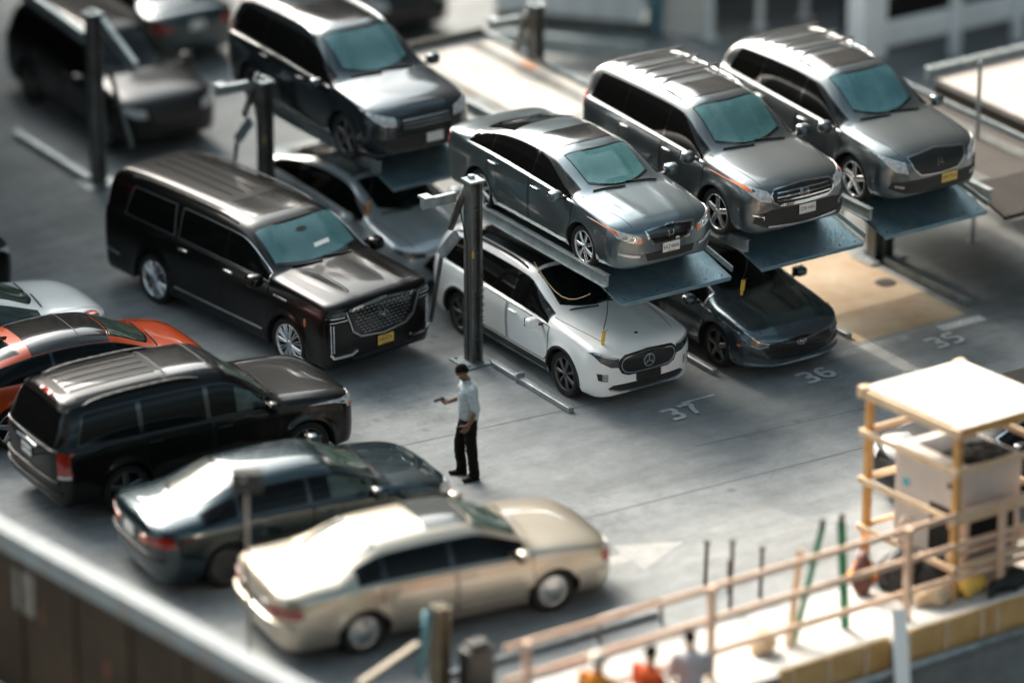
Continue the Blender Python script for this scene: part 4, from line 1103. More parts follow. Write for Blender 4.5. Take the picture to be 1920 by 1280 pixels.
def make_plain_suv(name, label, pt, r=.37):
    c = Car(name, label, dict(
        x=(-2.4, 2.32), wb=2.78, r=r, arch=.43, w=.94, sill=.27,
        top=[(-2.42, 1.3), (-2.34, 1.46), (-2.13, 1.68), (-1.8, 1.735), (-.6, 1.76), (.0, 1.745), (.3, 1.70), (.98, 1.18), (1.2, 1.15), (1.8, 1.08), (2.15, 1.0), (2.34, .90)],
        belt=[(-2.42, 1.16), (-1, 1.12), (1, 1.05), (1.7, .99), (2.34, .82)], nose=(.50, .64, 2.8, 3.6, 5), tail=(.45, .8, 3.5, 5, 4.5), paint=pt, tum=.30, nr=4.8, nh=2.9, flare=.02))
    c.side_glass([[(-2.0, -1.20, (.10, 0)), (-1.14, -.14), (-.08, .90)]])
    c.top_glass('windshield', .99, .32, M_GLASS_DARK, cb=.17, ct=.06); wipers(c, 1.02)
    c.door(-.06, 1.0); c.door(-1.18, -.10)
    c.patch('grille', sym([(0, .62), (.38, .64), (.46, .76), (.46, .88), (0, .92)]), 'front', M_TRIM, off=.006)
    c.patch('headlight', [(-.52, .74), (-.72, .76), (-.84, .84), (-.90, .95), (-.76, .92), (-.54, .87)], 'front', M_LENS, off=.008, mirror=True)
    c.patch('rear_window', sym([(0, 1.22), (.66, 1.22), (.58, 1.58), (0, 1.62)]), 'rear', M_GLASS_SIDE)
    c.patch('tail_light', [(-.90, .9), (-.74, .9), (-.72, 1.16), (-.86, 1.16)], 'rear', M_RED, off=.01, mirror=True)
    c.roof_rails(-2.0, .0, m=M_TRIM)
    c.mirrors(.80, 1.10, size=(.12, .22, .18)); c.wheels('five', M_ALLOYDK)
    return c
def make_plain_sedan(name, label, pt, glass=None):
    c = Car(name, label, dict(
        x=(-2.45, 2.32), wb=2.75, r=.33, arch=.385, w=.915, sill=.22,
        top=[(-2.47, 1.0), (-2.3, 1.07), (-1.8, 1.10), (-.95, 1.38), (-.4, 1.445), (.15, 1.435), (.42, 1.39), (1.14, 1.03), (1.4, 1.0), (1.95, .93), (2.2, .85), (2.34, .76)],
        belt=[(-2.47, .97), (-1, .97), (1, .91), (1.7, .85), (2.34, .68)], nose=(.55, .55, 2.5, 3, 5), tail=(.45, .72, 2.9, 4.2, 4.5), paint=pt, tum=.40, nr=3.8, nh=2.5, flare=.016))
    c.side_glass([[(-1.66, -1.16), (-1.10, -.10), (-.04, 1.0)]], chrome=M_CHROME)
    c.top_glass('windshield', 1.13, .45, glass or M_GLASS_DARK, cb=.2, ct=.06); wipers(c, 1.16)
    c.top_glass('rear_window', -1.76, -1.0, glass or M_GLASS_DARK, cb=.12, ct=.05)
    c.door(-.02, 1.10); c.door(-1.12, -.06)
    c.patch('headlight', [(-.50, .62), (-.82, .68), (-.84, .78), (-.50, .74)], 'front', M_LENS, mirror=True, off=.008)
    c.patch('grille', sym([(0, .5), (.36, .52), (.4, .68), (0, .72)]), 'front', M_TRIM, off=.006)
    c.patch('tail_light', [(-.88, .76), (-.52, .74), (-.50, .88), (-.86, .90)], 'rear', M_RED, off=.01, mirror=True)
    c.plate('rear', 0, .82, M_WHITEPL, None, out=.012)
    seams_hood(c, 1.15, 2.15, .74, .56)
    c.mirrors(.86, .98); c.wheels('five', M_ALLOY)
    return c

# ---- parking them
RISE = 2.03
long_suv = make_long_suv();   long_suv.place_right_wheels(-2.63, -3.03, 0, R(-49.2))
white_suv = make_white_suv(); white_suv.place_right_wheels(.50, .42, 0, R(-56.3))
dark_sedan = make_dark_sedan(); dark_sedan.place_right_wheels(3.07, .75, 0, HL)
lift_sedan = make_lift_sedan(); lift_sedan.place_right_wheels(.82, .47, RISE, HL)
lift_suv = make_lift_suv(); lift_suv.place_right_wheels(3.22, .50, RISE, HL)
lift_suv2 = make_lift_suv2(); lift_suv2.place_right_wheels(5.78, .55, RISE, HL)
back_suv = make_back_suv(); back_suv.place_tl(1.05, -5.35, RISE, HL)
back_sedan = make_back_sedan(); back_sedan.place_tl(1.25, -4.95, 0, HL)
beige = make_beige_sedan(); beige.place_right_wheels(-5.12, 7.55, 0, R(26.7))
blue = make_blue_sedan(); blue.place_tl(-5.6, 3.98, 0, R(28.5))
rear_suv = make_rear_suv(); rear_suv.place_tl(-5.55, 1.05, 0, R(31.0))
red = make_red_car(); red.place_tl(-6.0, -1.75, 0, R(31))
white_sedan = make_white_sedan(); white_sedan.place_tl(-6.75, -3.9, 0, R(31))
left_suv = make_plain_suv('black_suv', 'black SUV with just its front corner in view at the left edge', P_BLACK); left_suv.place_tl(-6.9, -6.9, 0, R(31))
right_car = make_plain_sedan('black_sedan', 'glossy black sedan standing behind the timber frame', P_BLACK); right_car.place_tl(4.4, 7.75, 0, HT + math.pi)
far_suv = make_plain_suv('black_suv', 'black SUV in the shade behind the empty raised platform', P_BLACK); far_suv.place_tl(7.0, -15.2, 0, HL)
shade_sedan = make_plain_sedan('navy_sedan', 'dark blue sedan seen from its tail at the top edge', P_NAVY)
shade_suv = make_plain_suv('black_suv', 'black SUV in deep shade right of the tall lift post', P_BLACK); shade_suv.place_tl(.6, -12.6, 0, HL); shade_sedan.place_tl(3.1, -16.4, 0, HL + math.pi)
# ------------------------------------------------------------------ ground, markings, lifts
def ground_material():
    m = bpy.data.materials.new('worn_concrete'); m.use_nodes = True
    nt = m.node_tree; N = nt.nodes; Lk = nt.links; b = N['Principled BSDF']
    tc = N.new('ShaderNodeTexCoord')
    rot = N.new('ShaderNodeMapping'); rot.inputs['Rotation'].default_value = (0, 0, -ANG)
    Lk.new(tc.outputs['Object'], rot.inputs[0])
    def noise_(scale, detail, rough, src=None, sc=None):
        n = N.new('ShaderNodeTexNoise'); n.inputs['Scale'].default_value = scale; n.inputs['Detail'].default_value = detail; n.inputs['Roughness'].default_value = rough
        s_ = src or rot.outputs[0]
        if sc:
            mp = N.new('ShaderNodeMapping'); mp.inputs['Scale'].default_value = sc; Lk.new(s_, mp.inputs[0]); s_ = mp.outputs[0]
        Lk.new(s_, n.inputs['Vector']); return n.outputs['Fac']
    def ramp(f, p0, p1, c0, c1):
        r = N.new('ShaderNodeValToRGB'); r.color_ramp.elements[0].position = p0; r.color_ramp.elements[1].position = p1
        r.color_ramp.elements[0].color = (*c0, 1); r.color_ramp.elements[1].color = (*c1, 1); Lk.new(f, r.inputs[0]); return r.outputs[0]
    def mul(a, c, fac=1.0):
        mx = N.new('ShaderNodeMix'); mx.data_type = 'RGBA'; mx.blend_type = 'MULTIPLY'; mx.inputs[0].default_value = fac
        Lk.new(a, mx.inputs[6]); Lk.new(c, mx.inputs[7]); return mx.outputs[2]
    base = ramp(noise_(.16, 5, .6), .35, .65, (.205, .22, .225), (.265, .275, .275))
    g = lambda v: (v, v, v)
    base = mul(base, ramp(noise_(.9, 8, .7), .30, .70, g(.80), g(1.12)))
    base = mul(base, ramp(noise_(.8, 8, .72, sc=(.4, 1.4, 1)), .34, .62, g(.76), g(1.08)), .9)      # tyre smears along the lane
    base = mul(base, ramp(noise_(.45, 7, .75), .28, .42, g(.62), g(1.0)), .8)                          # oil stains
    base = mul(base, ramp(noise_(90, 3, .6), .3, .7, g(.84), g(1.14)))                                 # grain
    dv = N.new('ShaderNodeTexVoronoi'); dv.inputs['Scale'].default_value = 1.1; Lk.new(rot.outputs[0], dv.inputs['Vector'])
    base = mul(base, ramp(dv.outputs['Distance'], .03, .11, g(.55), g(1.0)), .75)                      # oil drips
    dv2 = N.new('ShaderNodeTexVoronoi'); dv2.inputs['Scale'].default_value = 4.5; Lk.new(rot.outputs[0], dv2.inputs['Vector'])
    base = mul(base, ramp(dv2.outputs['Distance'], .02, .10, g(.6), g(1.0)), .5)
    base = mul(base, ramp(noise_(3.2, 8, .8), .35, .62, g(.87), g(1.05)))                              # mottling
    base = mul(base, ramp(noise_(.7, 6, .7, sc=(.22, 1.3, 1)), .52, .70, g(1.0), g(.72)), .75)           # rubber marks
    vo = N.new('ShaderNodeTexVoronoi'); vo.feature = 'DISTANCE_TO_EDGE'; vo.inputs['Scale'].default_value = .22
    wv = N.new('ShaderNodeMapping'); Lk.new(rot.outputs[0], wv.inputs[0])
    dist = N.new('ShaderNodeTexNoise'); dist.inputs['Scale'].default_value = 1.2; dist.inputs['Detail'].default_value = 5
    Lk.new(rot.outputs[0], dist.inputs['Vector'])
    addv = N.new('ShaderNodeVectorMath'); addv.operation = 'MULTIPLY_ADD'; addv.inputs[1].default_value = (.7, .7, 0)
    Lk.new(dist.outputs['Color'], addv.inputs[0]); Lk.new(rot.outputs[0], addv.inputs[2]); Lk.new(addv.outputs[0], vo.inputs['Vector'])
    base = mul(base, ramp(vo.outputs['Distance'], .0, .004, g(.6), g(1.0)), .22)                      # fine cracks
    Lk.new(base, b.inputs['Base Color'])
    b.inputs['Roughness'].default_value = .82
    b.inputs['Specular IOR Level'].default_value = .35
    bp = N.new('ShaderNodeBump'); bp.inputs['Strength'].default_value = .35; bp.inputs['Distance'].default_value = .01
    Lk.new(noise_(60, 4, .7), bp.inputs['Height']); Lk.new(bp.outputs[0], b.inputs['Normal'])
    return m
M_GROUND = ground_material()
EDGE_L = 11.0
gv = []
for (t, l, z) in [(-300, -300, 0), (300, -300, 0), (-300, EDGE_L, 0), (300, EDGE_L, 0), (-300, EDGE_L, -1.7), (300, EDGE_L, -1.7), (-300, 300, -1.7), (300, 300, -1.7)]:
    gv.append(W(t, l, z))
gnd = mesh_obj('ground', gv, [(0, 2, 3, 1), (2, 4, 5, 3), (4, 6, 7, 5)], M_GROUND)
tag(gnd, kind='structure')

def tl_poly(name, pts, z, m, kind=None, parent=None):
    """flat sheet from (t, l) points"""
    o = mesh_obj(name, [W(t, l, z) for t, l in pts], [tuple(range(len(pts)))], m, parent)
    if o.data.polygons[0].normal.z < 0: o.data.flip_normals()
    if kind: o['kind'] = kind
    return o
def tl_box(mb, t0, t1, l0, l1, z0, z1, bev=0.0):
    M = Matrix((Vector((TX, TY, 0)), Vector((LX, LY, 0)), Vector((0, 0, 1)))).transposed()
    mb.box(W((t0 + t1) / 2, (l0 + l1) / 2, (z0 + z1) / 2), (t1 - t0, l1 - l0, z1 - z0), M, bev); return mb
def tl_beam(mb, a, b, w, h, bev=0.0):
    mb.beam(W(*a), W(*b), w, h, bev=bev); return mb

M_PADTAN = mat('rusty_pad_concrete', (0.28, 0.19, 0.11), .85, col2=(0.38, 0.32, 0.24), vscale=.9, bump=.2)
M_PADPALE = mat('pale_bay_concrete', (0.42, 0.39, 0.35), .85, var=.10, vscale=2.5, bump=.2)
M_PAINT = mat('worn_line_paint', (0.36, 0.38, 0.38), .8, col2=(0.60, 0.62, 0.62), vscale=16)
M_PAINTFADE = mat('faded_line_paint', (0.22, 0.23, 0.23), .85, col2=(0.36, 0.37, 0.37), vscale=5)
tag(tl_poly('stall_pavement', [(5.28, -2.4), (7.46, -2.4), (7.46, 2.62), (5.28, 2.62)], .004, M_PADTAN), kind='structure')
for a, b_, l0, l1, mm in [(4.25, 6.15, 2.74, 2.94, M_PAINTFADE), (6.75, 7.6, 2.78, 2.98, M_PAINT), (1.75, 2.35, 3.0, 3.05, M_PAINT)]:
    tag(tl_poly('pavement_marking', [(a, l0), (b_, l0), (b_, l1), (a, l1)], .004, mm), kind='structure')
# stencilled bay numbers: digits read from the lane
DIG = {'3': [[(0, 1), (.5, 1.04), (.62, .8), (.5, .56), (.25, .52)], [(.25, .5), (.55, .46), (.64, .22), (.5, -.02), (0, .02)]],
       '5': [[(.62, 1), (.05, 1), (.03, .56), (.40, .60)], [(.45, .58), (.64, .36), (.5, .02), (0, .0)]],
       '6': [[(.58, .95), (.25, 1.02), (.05, .7), (.04, .3), (.2, .02), (.5, .04), (.62, .3), (.5, .52), (.14, .5)]],
       '7': [[(.0, 1), (.64, 1)], [(.60, .9), (.38, .45), (.30, 0)]]}
def number(txt, t, l, size=.42):
    mb = MB()
    for i, ch in enumerate(txt):
        for st in DIG[ch]:
            p = chaikin(st, 2)
            for a, b_ in zip(p, p[1:]):
                q = [Vector((t + (i * .92 + c[0]) * size, l + (1 - c[1]) * size * 1.05, 0)) for c in (a, b_)]
                d = (q[1] - q[0]); 
                if d.length < 1e-5: continue
                n = Vector((-d.y, d.x, 0)).normalized() * size * .115; e = d.normalized() * size * .02
                vs = [q[0] - e + n, q[0] - e - n, q[1] + e - n, q[1] + e + n]
                mb.add([W(v.x, v.y, .006 + .0003 * len(mb.f)) for v in vs], [(0, 1, 2, 3)])
    o = mb.obj('bay_number', M_PAINT); 
    bm = bmesh.new(); bm.from_mesh(o.data)
    for f in bm.faces:
        if f.normal.z < 0: f.normal_flip()
    bm.to_mesh(o.data); bm.free()
    tag(o, kind='structure')
number('37', 1.30, 3.12, .34); number('36', 3.78, 3.12, .34); number('35', 6.25, 3.12, .34)
tag(tl_poly('pavement_marking', [(-2.62, 6.78), (-1.95, 6.80), (-1.88, 6.52), (-.98, 6.96), (-1.96, 7.40), (-1.93, 7.06), (-2.62, 7.04)], .005, mat('arrow_paint', (.235, .24, .235), .85, col2=(.32, .32, .31), vscale=6)), kind='structure')
for pts in [[(-2.9, 2.0), (1.0, 2.35)], [(-3, 5.5), (5.5, 5.9)], [(1.0, 4.4), (6.5, 4.9)]]:
    a, b_ = pts
    tag(tl_poly('expansion_joint', [a, b_, (b_[0], b_[1] + .02), (a[0], a[1] + .02)], .004, mat('joint_sealant', (.10, .10, .10), .8)), kind='structure')
# drain in the empty bay, and the timber stop behind it
mb = MB(); mb.lathe([(.001, .012), (.16, .012), (.17, .0)], c=W(7.2, .92, .005), n=24)
dr = mb.obj('drain_cover', mat('cast_iron', (.05, .045, .04), .6, var=.3, vscale=20)); tag(dr, 'round iron drain cover in the sunlit empty bay', 'drain cover')
mb = MB()
for k in range(4): tl_box(mb, -.012 + W(0, 0).x * 0 + 7.2 - .15 + k * .08, 7.2 - .15 + k * .08 + .04, .82, 1.02, .016, .022)
mb.obj('drain_slots', M_TRIM, dr)
M_OLDWOOD = mat('weathered_timber', (.30, .27, .23), .85, col2=(.46, .43, .38), vscale=3, stretch=(1, 1, 8))
st = MB(); tl_box(st, 5.36, 6.98, -1.02, -.84, .006, .17, .02); tl_box(st, 5.40, 7.05, -1.22, -1.06, .006, .10, .02)
tag(st.obj('wheel_stop', M_OLDWOOD), 'weathered timber wheel stop across the back of the empty bay', 'wheel stop')
sk = MB(); tl_beam(sk, (6.7, -.95, .18), (7.25, -1.3, .30), .03, .03); tl_beam(sk, (6.85, -.88, .19), (7.3, -1.05, .34), .03, .03)
tag(sk.obj('loose_sticks', M_OLDWOOD), 'thin loose sticks lying across the end of the timber wheel stop', 'sticks')

# ---- steel lifts
def steel(name, c, c2, rough=.45, metal=.6, vs=5):
    return mat(name, c, rough, metal=metal, col2=c2, vscale=vs, bump=.15, bscale=60)
M_GALV = steel('galvanised_steel', (.22, .26, .27), (.36, .40, .41))
M_GALVDK = steel('dirty_galvanised_steel', (.17, .19, .19), (.10, .085, .07), vs=2.2)
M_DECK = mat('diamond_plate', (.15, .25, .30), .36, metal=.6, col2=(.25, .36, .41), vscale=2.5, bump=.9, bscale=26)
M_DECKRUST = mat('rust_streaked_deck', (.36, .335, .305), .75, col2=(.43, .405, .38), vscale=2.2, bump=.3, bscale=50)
M_RUST = mat('rust', (.42, .14, .04), .85, col2=(.55, .26, .10), vscale=9)
M_LETTER = mat('black_lettering', (.012, .012, .012), .6)
M_TAG = mat('yellow_pendant', (.62, .40, .04), .5)
M_CABLE = mat('cable_black', (.012, .012, .012), .6)

def fixn(o):
    bm = bmesh.new(); bm.from_mesh(o.data); bmesh.ops.recalc_face_normals(bm, faces=bm.faces[:]); bm.to_mesh(o.data); bm.free(); return o
def post(parent, t, l, h=2.95, text=None, z0=0.0):
    mb = MB()
    tl_box(mb, t - .10, t - .055, l - .11, l + .11, z0, z0 + h)            # left flange
    tl_box(mb, t + .055, t + .10, l - .11, l + .11, z0, z0 + h - .02)      # right flange
    tl_box(mb, t - .055, t + .055, l - .02, l + .02, z0, z0 + h - .04)      # web
    for zz in (.4, 1.1, 1.8, 2.5):
        tl_box(mb, t - .06, t + .06, l + .02, l + .08, z0 + zz, z0 + zz + .012)
    p = mb.obj('post', M_GALVDK, parent)
    b = MB(); tl_box(b, t - .28, t + .28, l - .26, l + .26, z0 + .005, z0 + .03)
    for a in (-.2, .2):
        for c in (-.19, .19): b.lathe([(.001, .06), (.022, .06), (.022, .03)], c=W(t + a, l + c, z0), n=8)
    b.obj('base_plate', M_GALV, p)
    c = MB(); tl_box(c, t - .13, t + .13, l - .14, l + .14, z0 + h, z0 + h + .03)
    c.lathe([(.001, .05), (.05, .05), (.06, .0)], c=W(t, l - .05, z0 + h + .03), n=16)
    c.obj('post_cap', M_GALV, p)
    if text:
        for k, ch in enumerate(text):
            z = z0 + 1.42 - k * .115
            M = frame_M(W(t + .078, l + .1135, z), (0, 0, -1), (TX, TY, 0))
            text_mesh(ch, .12, M_LETTER, 'post_letter', p, M, .004)
    return p
def lever(parent, t, l, z=0.0):
    """lifting ram, elbow and swing link behind a post"""
    a = MB(); a.tube([W(t - .05, l - .10, z + 2.85), W(t - .10, l - .48, z + 2.05)], .055, 10); a.obj('hydraulic_ram', M_GALVDK, parent, smooth=True)
    b = MB(); tl_beam(b, (t - .10, l - .30, z + 2.0), (t - .12, l - .72, z + 1.55), .07, .16, .01); b.obj('elbow_link', M_GALV, parent)
    c = MB(); tl_beam(c, (t - .12, l - .70, z + 1.55), (t - .14, l - 1.0, z + .35), .05, .06, .01); c.obj('swing_link', M_GALVDK, parent)
    d = MB(); tl_box(d, t - .72, t - .12, l - .36, l - .26, z + 2.55, z + 2.70, .01); tl_box(d, t - .72, t - .55, l - .42, l - .2, z + 2.70, z + 2.74); d.obj('bracket_arm', M_GALV, parent)
def platform(parent, t0, t1, l0, l1, z, deck, rear_lip=True, drop=.23, ramp=.92):
    """flat deck with a folded front apron that slopes down"""
    lk = l1 - ramp
    mb = MB(); tl_box(mb, t0, t1, l0, lk, z - .035, z)
    vs = [W(t0, lk, z), W(t1, lk, z), W(t1, l1, z - drop), W(t0, l1, z - drop), W(t0, lk, z - .035), W(t1, lk, z - .035), W(t1, l1, z - drop - .035), W(t0, l1, z - drop - .035)]
    mb.add(vs, [(0, 3, 2, 1), (4, 5, 6, 7), (2, 3, 7, 6), (0, 4, 7, 3), (1, 2, 6, 5)])
    tl_box(mb, t0 + .02, t1 - .02, l1 - .03, l1 + .012, z - drop - .055, z - drop - .036)
    dk = mb.obj('deck', deck, parent); fixn(dk)
    n = 7
    for k in range(n):
        q = W(t0 + .12 + (t1 - t0 - .24) * k / (n - 1), l1 - .08, z - drop + .022); lp = MB(); lp.lathe([(.001, .014), (.016, .012), (.018, 0)], c=q, n=8); lp.obj('deck_bolt', M_GALVDK, dk)
    wt = MB()
    for (a, b_) in ((t0 + .22, t0 + .50), (t1 - .50, t1 - .22)): tl_box(wt, a, b_, l0 + .2, lk - .05, z + .001, z + .005)
    wt.obj('wheel_track', M_GALVDK, dk)
    r = MB(); tl_box(r, t0 - .04, t0 - .002, l0, l1 - .32, z - .06, z + .11); tl_box(r, t0 - .07, t0 + .03, l0, l1 - .32, z + .112, z + .126); tl_box(r, t0 - .09, t0 - .042, l0, l1 - .32, z - .06, z - .046)
    r.obj('side_rail', M_GALV, parent)
    r = MB(); tl_box(r, t1 + .002, t1 + .03, l0, lk, z - .10, z + .08); tl_box(r, t1 - .01, t1 + .05, l0, lk, z + .082, z + .094)
    r.obj('side_rail', M_GALV, parent)
    r = MB(); a = W(t1 + .016, lk - .1, z + .06); b_ = W(t1 + .03, l1 - .02, z - drop + .10); r.beam(a, b_, .02, .09); r.obj('apron_flange', M_GALV, parent)
    u = MB()
    for k in range(3): tl_box(u, t0 + .3 + k * .7, t0 + .42 + k * .7, l0 + .05, lk - .02, z - .13, z - .037)
    u.obj('deck_rib', M_GALVDK, parent)
    if rear_lip:
        q = MB(); tl_box(q, t0, t1, l0 - .04, l0 - .002, z - .1, z + .16); q.obj('rear_lip', M_GALVDK, parent)
def lift(label, t0, t1, l0, l1, z, deck=None, text=None, pl=None, group='parking lifts', right_post=False, rear_lip=True, runner=True, pt=None, h=2.95):
    rt = empty('parking_lift', W((t0 + t1) / 2, (l0 + l1) / 2, 0)); tag(rt, label, 'parking lift', group)
    inv = Matrix.Translation(-rt.location)
    before = set(bpy.data.objects)
    platform(rt, t0, t1, l0, l1, z, deck or M_DECK, rear_lip)
    pl = pl if pl is not None else 0.0
    pt = pt if pt is not None else t0 - .46
    post(rt, pt, pl, h, text=text); lever(rt, pt, pl)
    hz = MB(); hz.tube([W(pt - .13, pl + .05, .08), W(pt - .135, pl + .06, 1.0), W(pt - .13, pl + .02, 2.0), W(pt - .16, pl - .12, 2.5), W(pt - .08, pl - .1, 2.75)], .012, 6); hz.obj('hydraulic_hose', M_CABLE, rt, smooth=True)
    lb = MB(); tl_box(lb, pt - .095, pt - .06, pl + .1105, pl + .113, 1.75, 1.87); lb.obj('warning_sticker', M_TAG, rt)
    if runner:
        q = MB(); tl_box(q, pt + .12, pt + .22, pl + .28, pl + 2.42, .006, .09, .01); tl_box(q, pt + .10, pt + .24, pl + 1.0, pl + 1.06, .006, .16, .01); q.obj('ground_rail', M_GALV, rt)
    if right_post:
        post(rt, t1 + .06, pl)
        q = MB(); tl_box(q, t1 + .02, t1 + .12, pl + .28, pl + 2.42, .006, .13, .01); q.obj('ground_rail', M_GALV, rt)
    for o in set(bpy.data.objects) - before:
        if o.parent == rt:
            o.location = o.location - rt.location      # children were built in world coordinates
    return rt
lift('grey steel parking lift with lettered post beside the white SUV', .74, 2.74, -1.40, 2.86, RISE - .03, text='PARKPLUS', pt=0.0)
lift('grey steel parking lift carrying the silver SUV with the chrome barred grille', 3.28, 5.22, -1.40, 2.86, RISE - .03, pt=2.62)
lift('grey steel parking lift over the empty sunlit bay', 5.62, 7.62, -1.45, 2.84, RISE - .03, right_post=True, pt=5.17)
lift('grey steel parking lift cut by the right edge of the picture', 8.0, 9.95, -3.6, 2.8, 1.80, pt=7.88, runner=False, deck=mat('shade_dark_deck', (.012, .009, .007), .8, col2=(.025, .018, .013), vscale=2))  # near-black deck colour stands in for shade on this platform
lift('grey steel parking lift carrying the dark grey SUV', .42, 2.42, -7.3, -3.0, RISE - .03, pt=-.12, pl=-6.0, h=2.75)
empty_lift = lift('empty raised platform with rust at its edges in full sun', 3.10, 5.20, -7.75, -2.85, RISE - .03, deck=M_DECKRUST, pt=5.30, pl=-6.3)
mb = MB()
for (a, b_, c, d) in [(4.95, 5.10, -6.3, -5.9), (4.9, 5.1, -4.0, -3.2), (4.7, 5.1, -3.3, -2.95), (3.05, 3.5, -7.7, -7.55)]:
    tl_box(mb, a, b_, c, d, RISE - .03, RISE - .026)
o = mb.obj('rust_patch', M_RUST, empty_lift); o.location = o.location - empty_lift.location
# lift at the far left, seen almost side on
fl = empty('parking_lift', W(-1.17, -9.8, 0)); tag(fl, 'tall grey lift post with arms at the upper left', 'parking lift', 'parking lifts')
q2 = post(fl, -1.17, -9.8, 3.0); q2.location -= fl.location
q = MB(); tl_beam(q, (-1.25, -9.95, 2.55), (-1.3, -12.0, 2.75), .12, .2, .01); q2 = q.obj('rear_arm', M_GALV, fl); q2.location -= fl.location
q = MB(); tl_beam(q, (-1.05, -9.75, 2.85), (-1.0, -8.7, 2.35), .12, .22, .01); q2 = q.obj('front_arm', M_GALV, fl); q2.location -= fl.location
q = MB(); tl_beam(q, (-1.02, -9.6, 2.1), (-1.0, -8.9, .9), .06, .08, .01); q2 = q.obj('swing_link', M_GALVDK, fl); q2.location -= fl.location
q = MB(); tl_box(q, -1.35, -1.22, -12.6, -9.9, .006, .12, .01); q2 = q.obj('ground_rail', M_GALV, fl); q2.location -= fl.location

def pendant(t, l, z, label, ln=.75, hc=M_TAG):
    r = empty('control_pendant', W(t, l, z)); tag(r, label, 'lift control', 'hanging lift controls')
    MB().tube([(0, 0, 0), (.05, .02, -ln * .35), (.035, .0, -ln * .7), (-.015, 0, -ln)], .008, 6).obj('cable', M_CABLE, r, smooth=True)
    b = MB(); b.box((-.015, 0, -ln - .11), (.06, .05, .18), Matrix.Rotation(.12, 3, 'Y'), bev=.015); b.box((-.03, 0, -ln - .23), (.04, .04, .08), Matrix.Rotation(.12, 3, 'Y'), bev=.012); b.obj('handset', hc, r, smooth=False)
    MB().tube([(-.04, -.05, -ln - .02), (.05, .05, -ln - .02)], .006, 6).obj('hook', M_CHROME, r)
    return r
pendant(.70, 2.50, RISE + .02, 'yellow lift control hanging above the hood of the white SUV', .80)
pendant(3.24, 2.50, RISE + .02, 'yellow lift control hanging above the hood of the charcoal sedan', .55)
pendant(5.42, -.55, 1.9, 'yellow lift control hanging beside the post at the empty bay', 1.1)
pendant(.12, -3.2, RISE + .1, 'orange lift control hanging in front of the steel grey sedan', .55, mat('orange_pendant', (.55, .22, .03), .5))
ca = MB(); ca.tube([W(.44 + .0 * k, 1.0 + 1.5 * k / 8, RISE - .15 - .5 * math.sin(math.pi * k / 8) ** 1.0 * .6) for k in range(9)], .008, 6)
tag(ca.obj('loose_cable', mat('tan_cable', (.30, .20, .10), .6)), 'thin tan cable sagging below the raised silver sedan', 'cable')
# ------------------------------------------------------------------ buildings round the lot
def facade_mat(name, wall, glass, sx, sz):
    m = bpy.data.materials.new(name); m.use_nodes = True; nt = m.node_tree; b = nt.nodes['Principled BSDF']
    tc = nt.nodes.new('ShaderNodeTexCoord'); br = nt.nodes.new('ShaderNodeTexBrick')
    br.offset = 0; br.inputs['Scale'].default_value = 1; br.inputs['Brick Width'].default_value = sx; br.inputs['Row Height'].default_value = sz
    br.inputs['Mortar Size'].default_value = .35; br.inputs['Color1'].default_value = (*glass, 1); br.inputs['Color2'].default_value = (*[g * .6 for g in glass], 1); br.inputs['Mortar'].default_value = (*wall, 1)
    mp = nt.nodes.new('ShaderNodeMapping'); mp.inputs['Rotation'].default_value = (math.pi / 2, 0, 0)
    nt.links.new(tc.outputs['Object'], mp.inputs[0]); nt.links.new(mp.outputs[0], br.inputs['Vector']); nt.links.new(br.outputs[0], b.inputs['Base Color'])
    b.inputs['Roughness'].default_value = .6
    MATS[name] = m; return m
M_BRICK = facade_mat('brown_brick_facade', (.10, .07, .05), (.02, .022, .025), 2.4, 3.2)
M_STONE = facade_mat('grey_stone_facade', (.22, .20, .18), (.03, .035, .04), 3.0, 3.4)
def tower(name, label, t0, t1, l0, l1, h, m):
    r = empty(name, W((t0 + t1) / 2, (l0 + l1) / 2, 0), ANG); tag(r, label, 'building')
    w, d = t1 - t0, l1 - l0
    MB().box((0, 0, h / 2), (w, d, h)).obj('wall', m, r)
    MB().box((0, 0, h + .3), (w + .5, d + .5, .6)).obj('cornice', M_GALVDK, r)
    return r
tower('office_building', 'brown brick building rising behind the upper left of the lot', -48, 2.95, -62, -26, 19.6, M_BRICK)
ov = MB(); ov.box((-1.2, -26.2, 6.2), (45.4, 18.4, .8)); ovo = ov.obj('added_shade_slab', M_GALVDK, bpy.data.objects['office_building'])  # unseen slab added over the upper left corner to darken it
def tower_w(name, label, x0, x1, y0, y1, h, m):
    r = empty(name, ((x0 + x1) / 2, (y0 + y1) / 2, 0)); tag(r, label, 'building')
    MB().box((0, 0, h / 2), (x1 - x0, y1 - y0, h)).obj('wall', m, r); MB().box((0, 0, h + .3), (x1 - x0 + .5, y1 - y0 + .5, .6)).obj('cornice', M_GALVDK, r)
tower_w('reflection_block', 'unseen grey stone block added for dark roof reflections beyond the lot', -24, 24.9, 130, 150, 37.0, M_STONE)  # out of view, placed and raised so car roofs mirror it dark
tower_w('reflection_tower', 'unseen tall brown tower added for hood reflections beyond the lot', 25, 42, 131, 155, 120.0, M_BRICK)  # out of view, placed to shape the reflections in the hoods
tower_w('apartment_tower', 'tall dark tower the lot is looked down on from', -12, 20, -22, -4, 110.0, M_BRICK)
tower('sky_blocker', 'unseen grey stone block added to cut sky light on the right', 24, 44, -30, 34, 34.0, M_STONE)  # out of view, added to screen sky light from the right
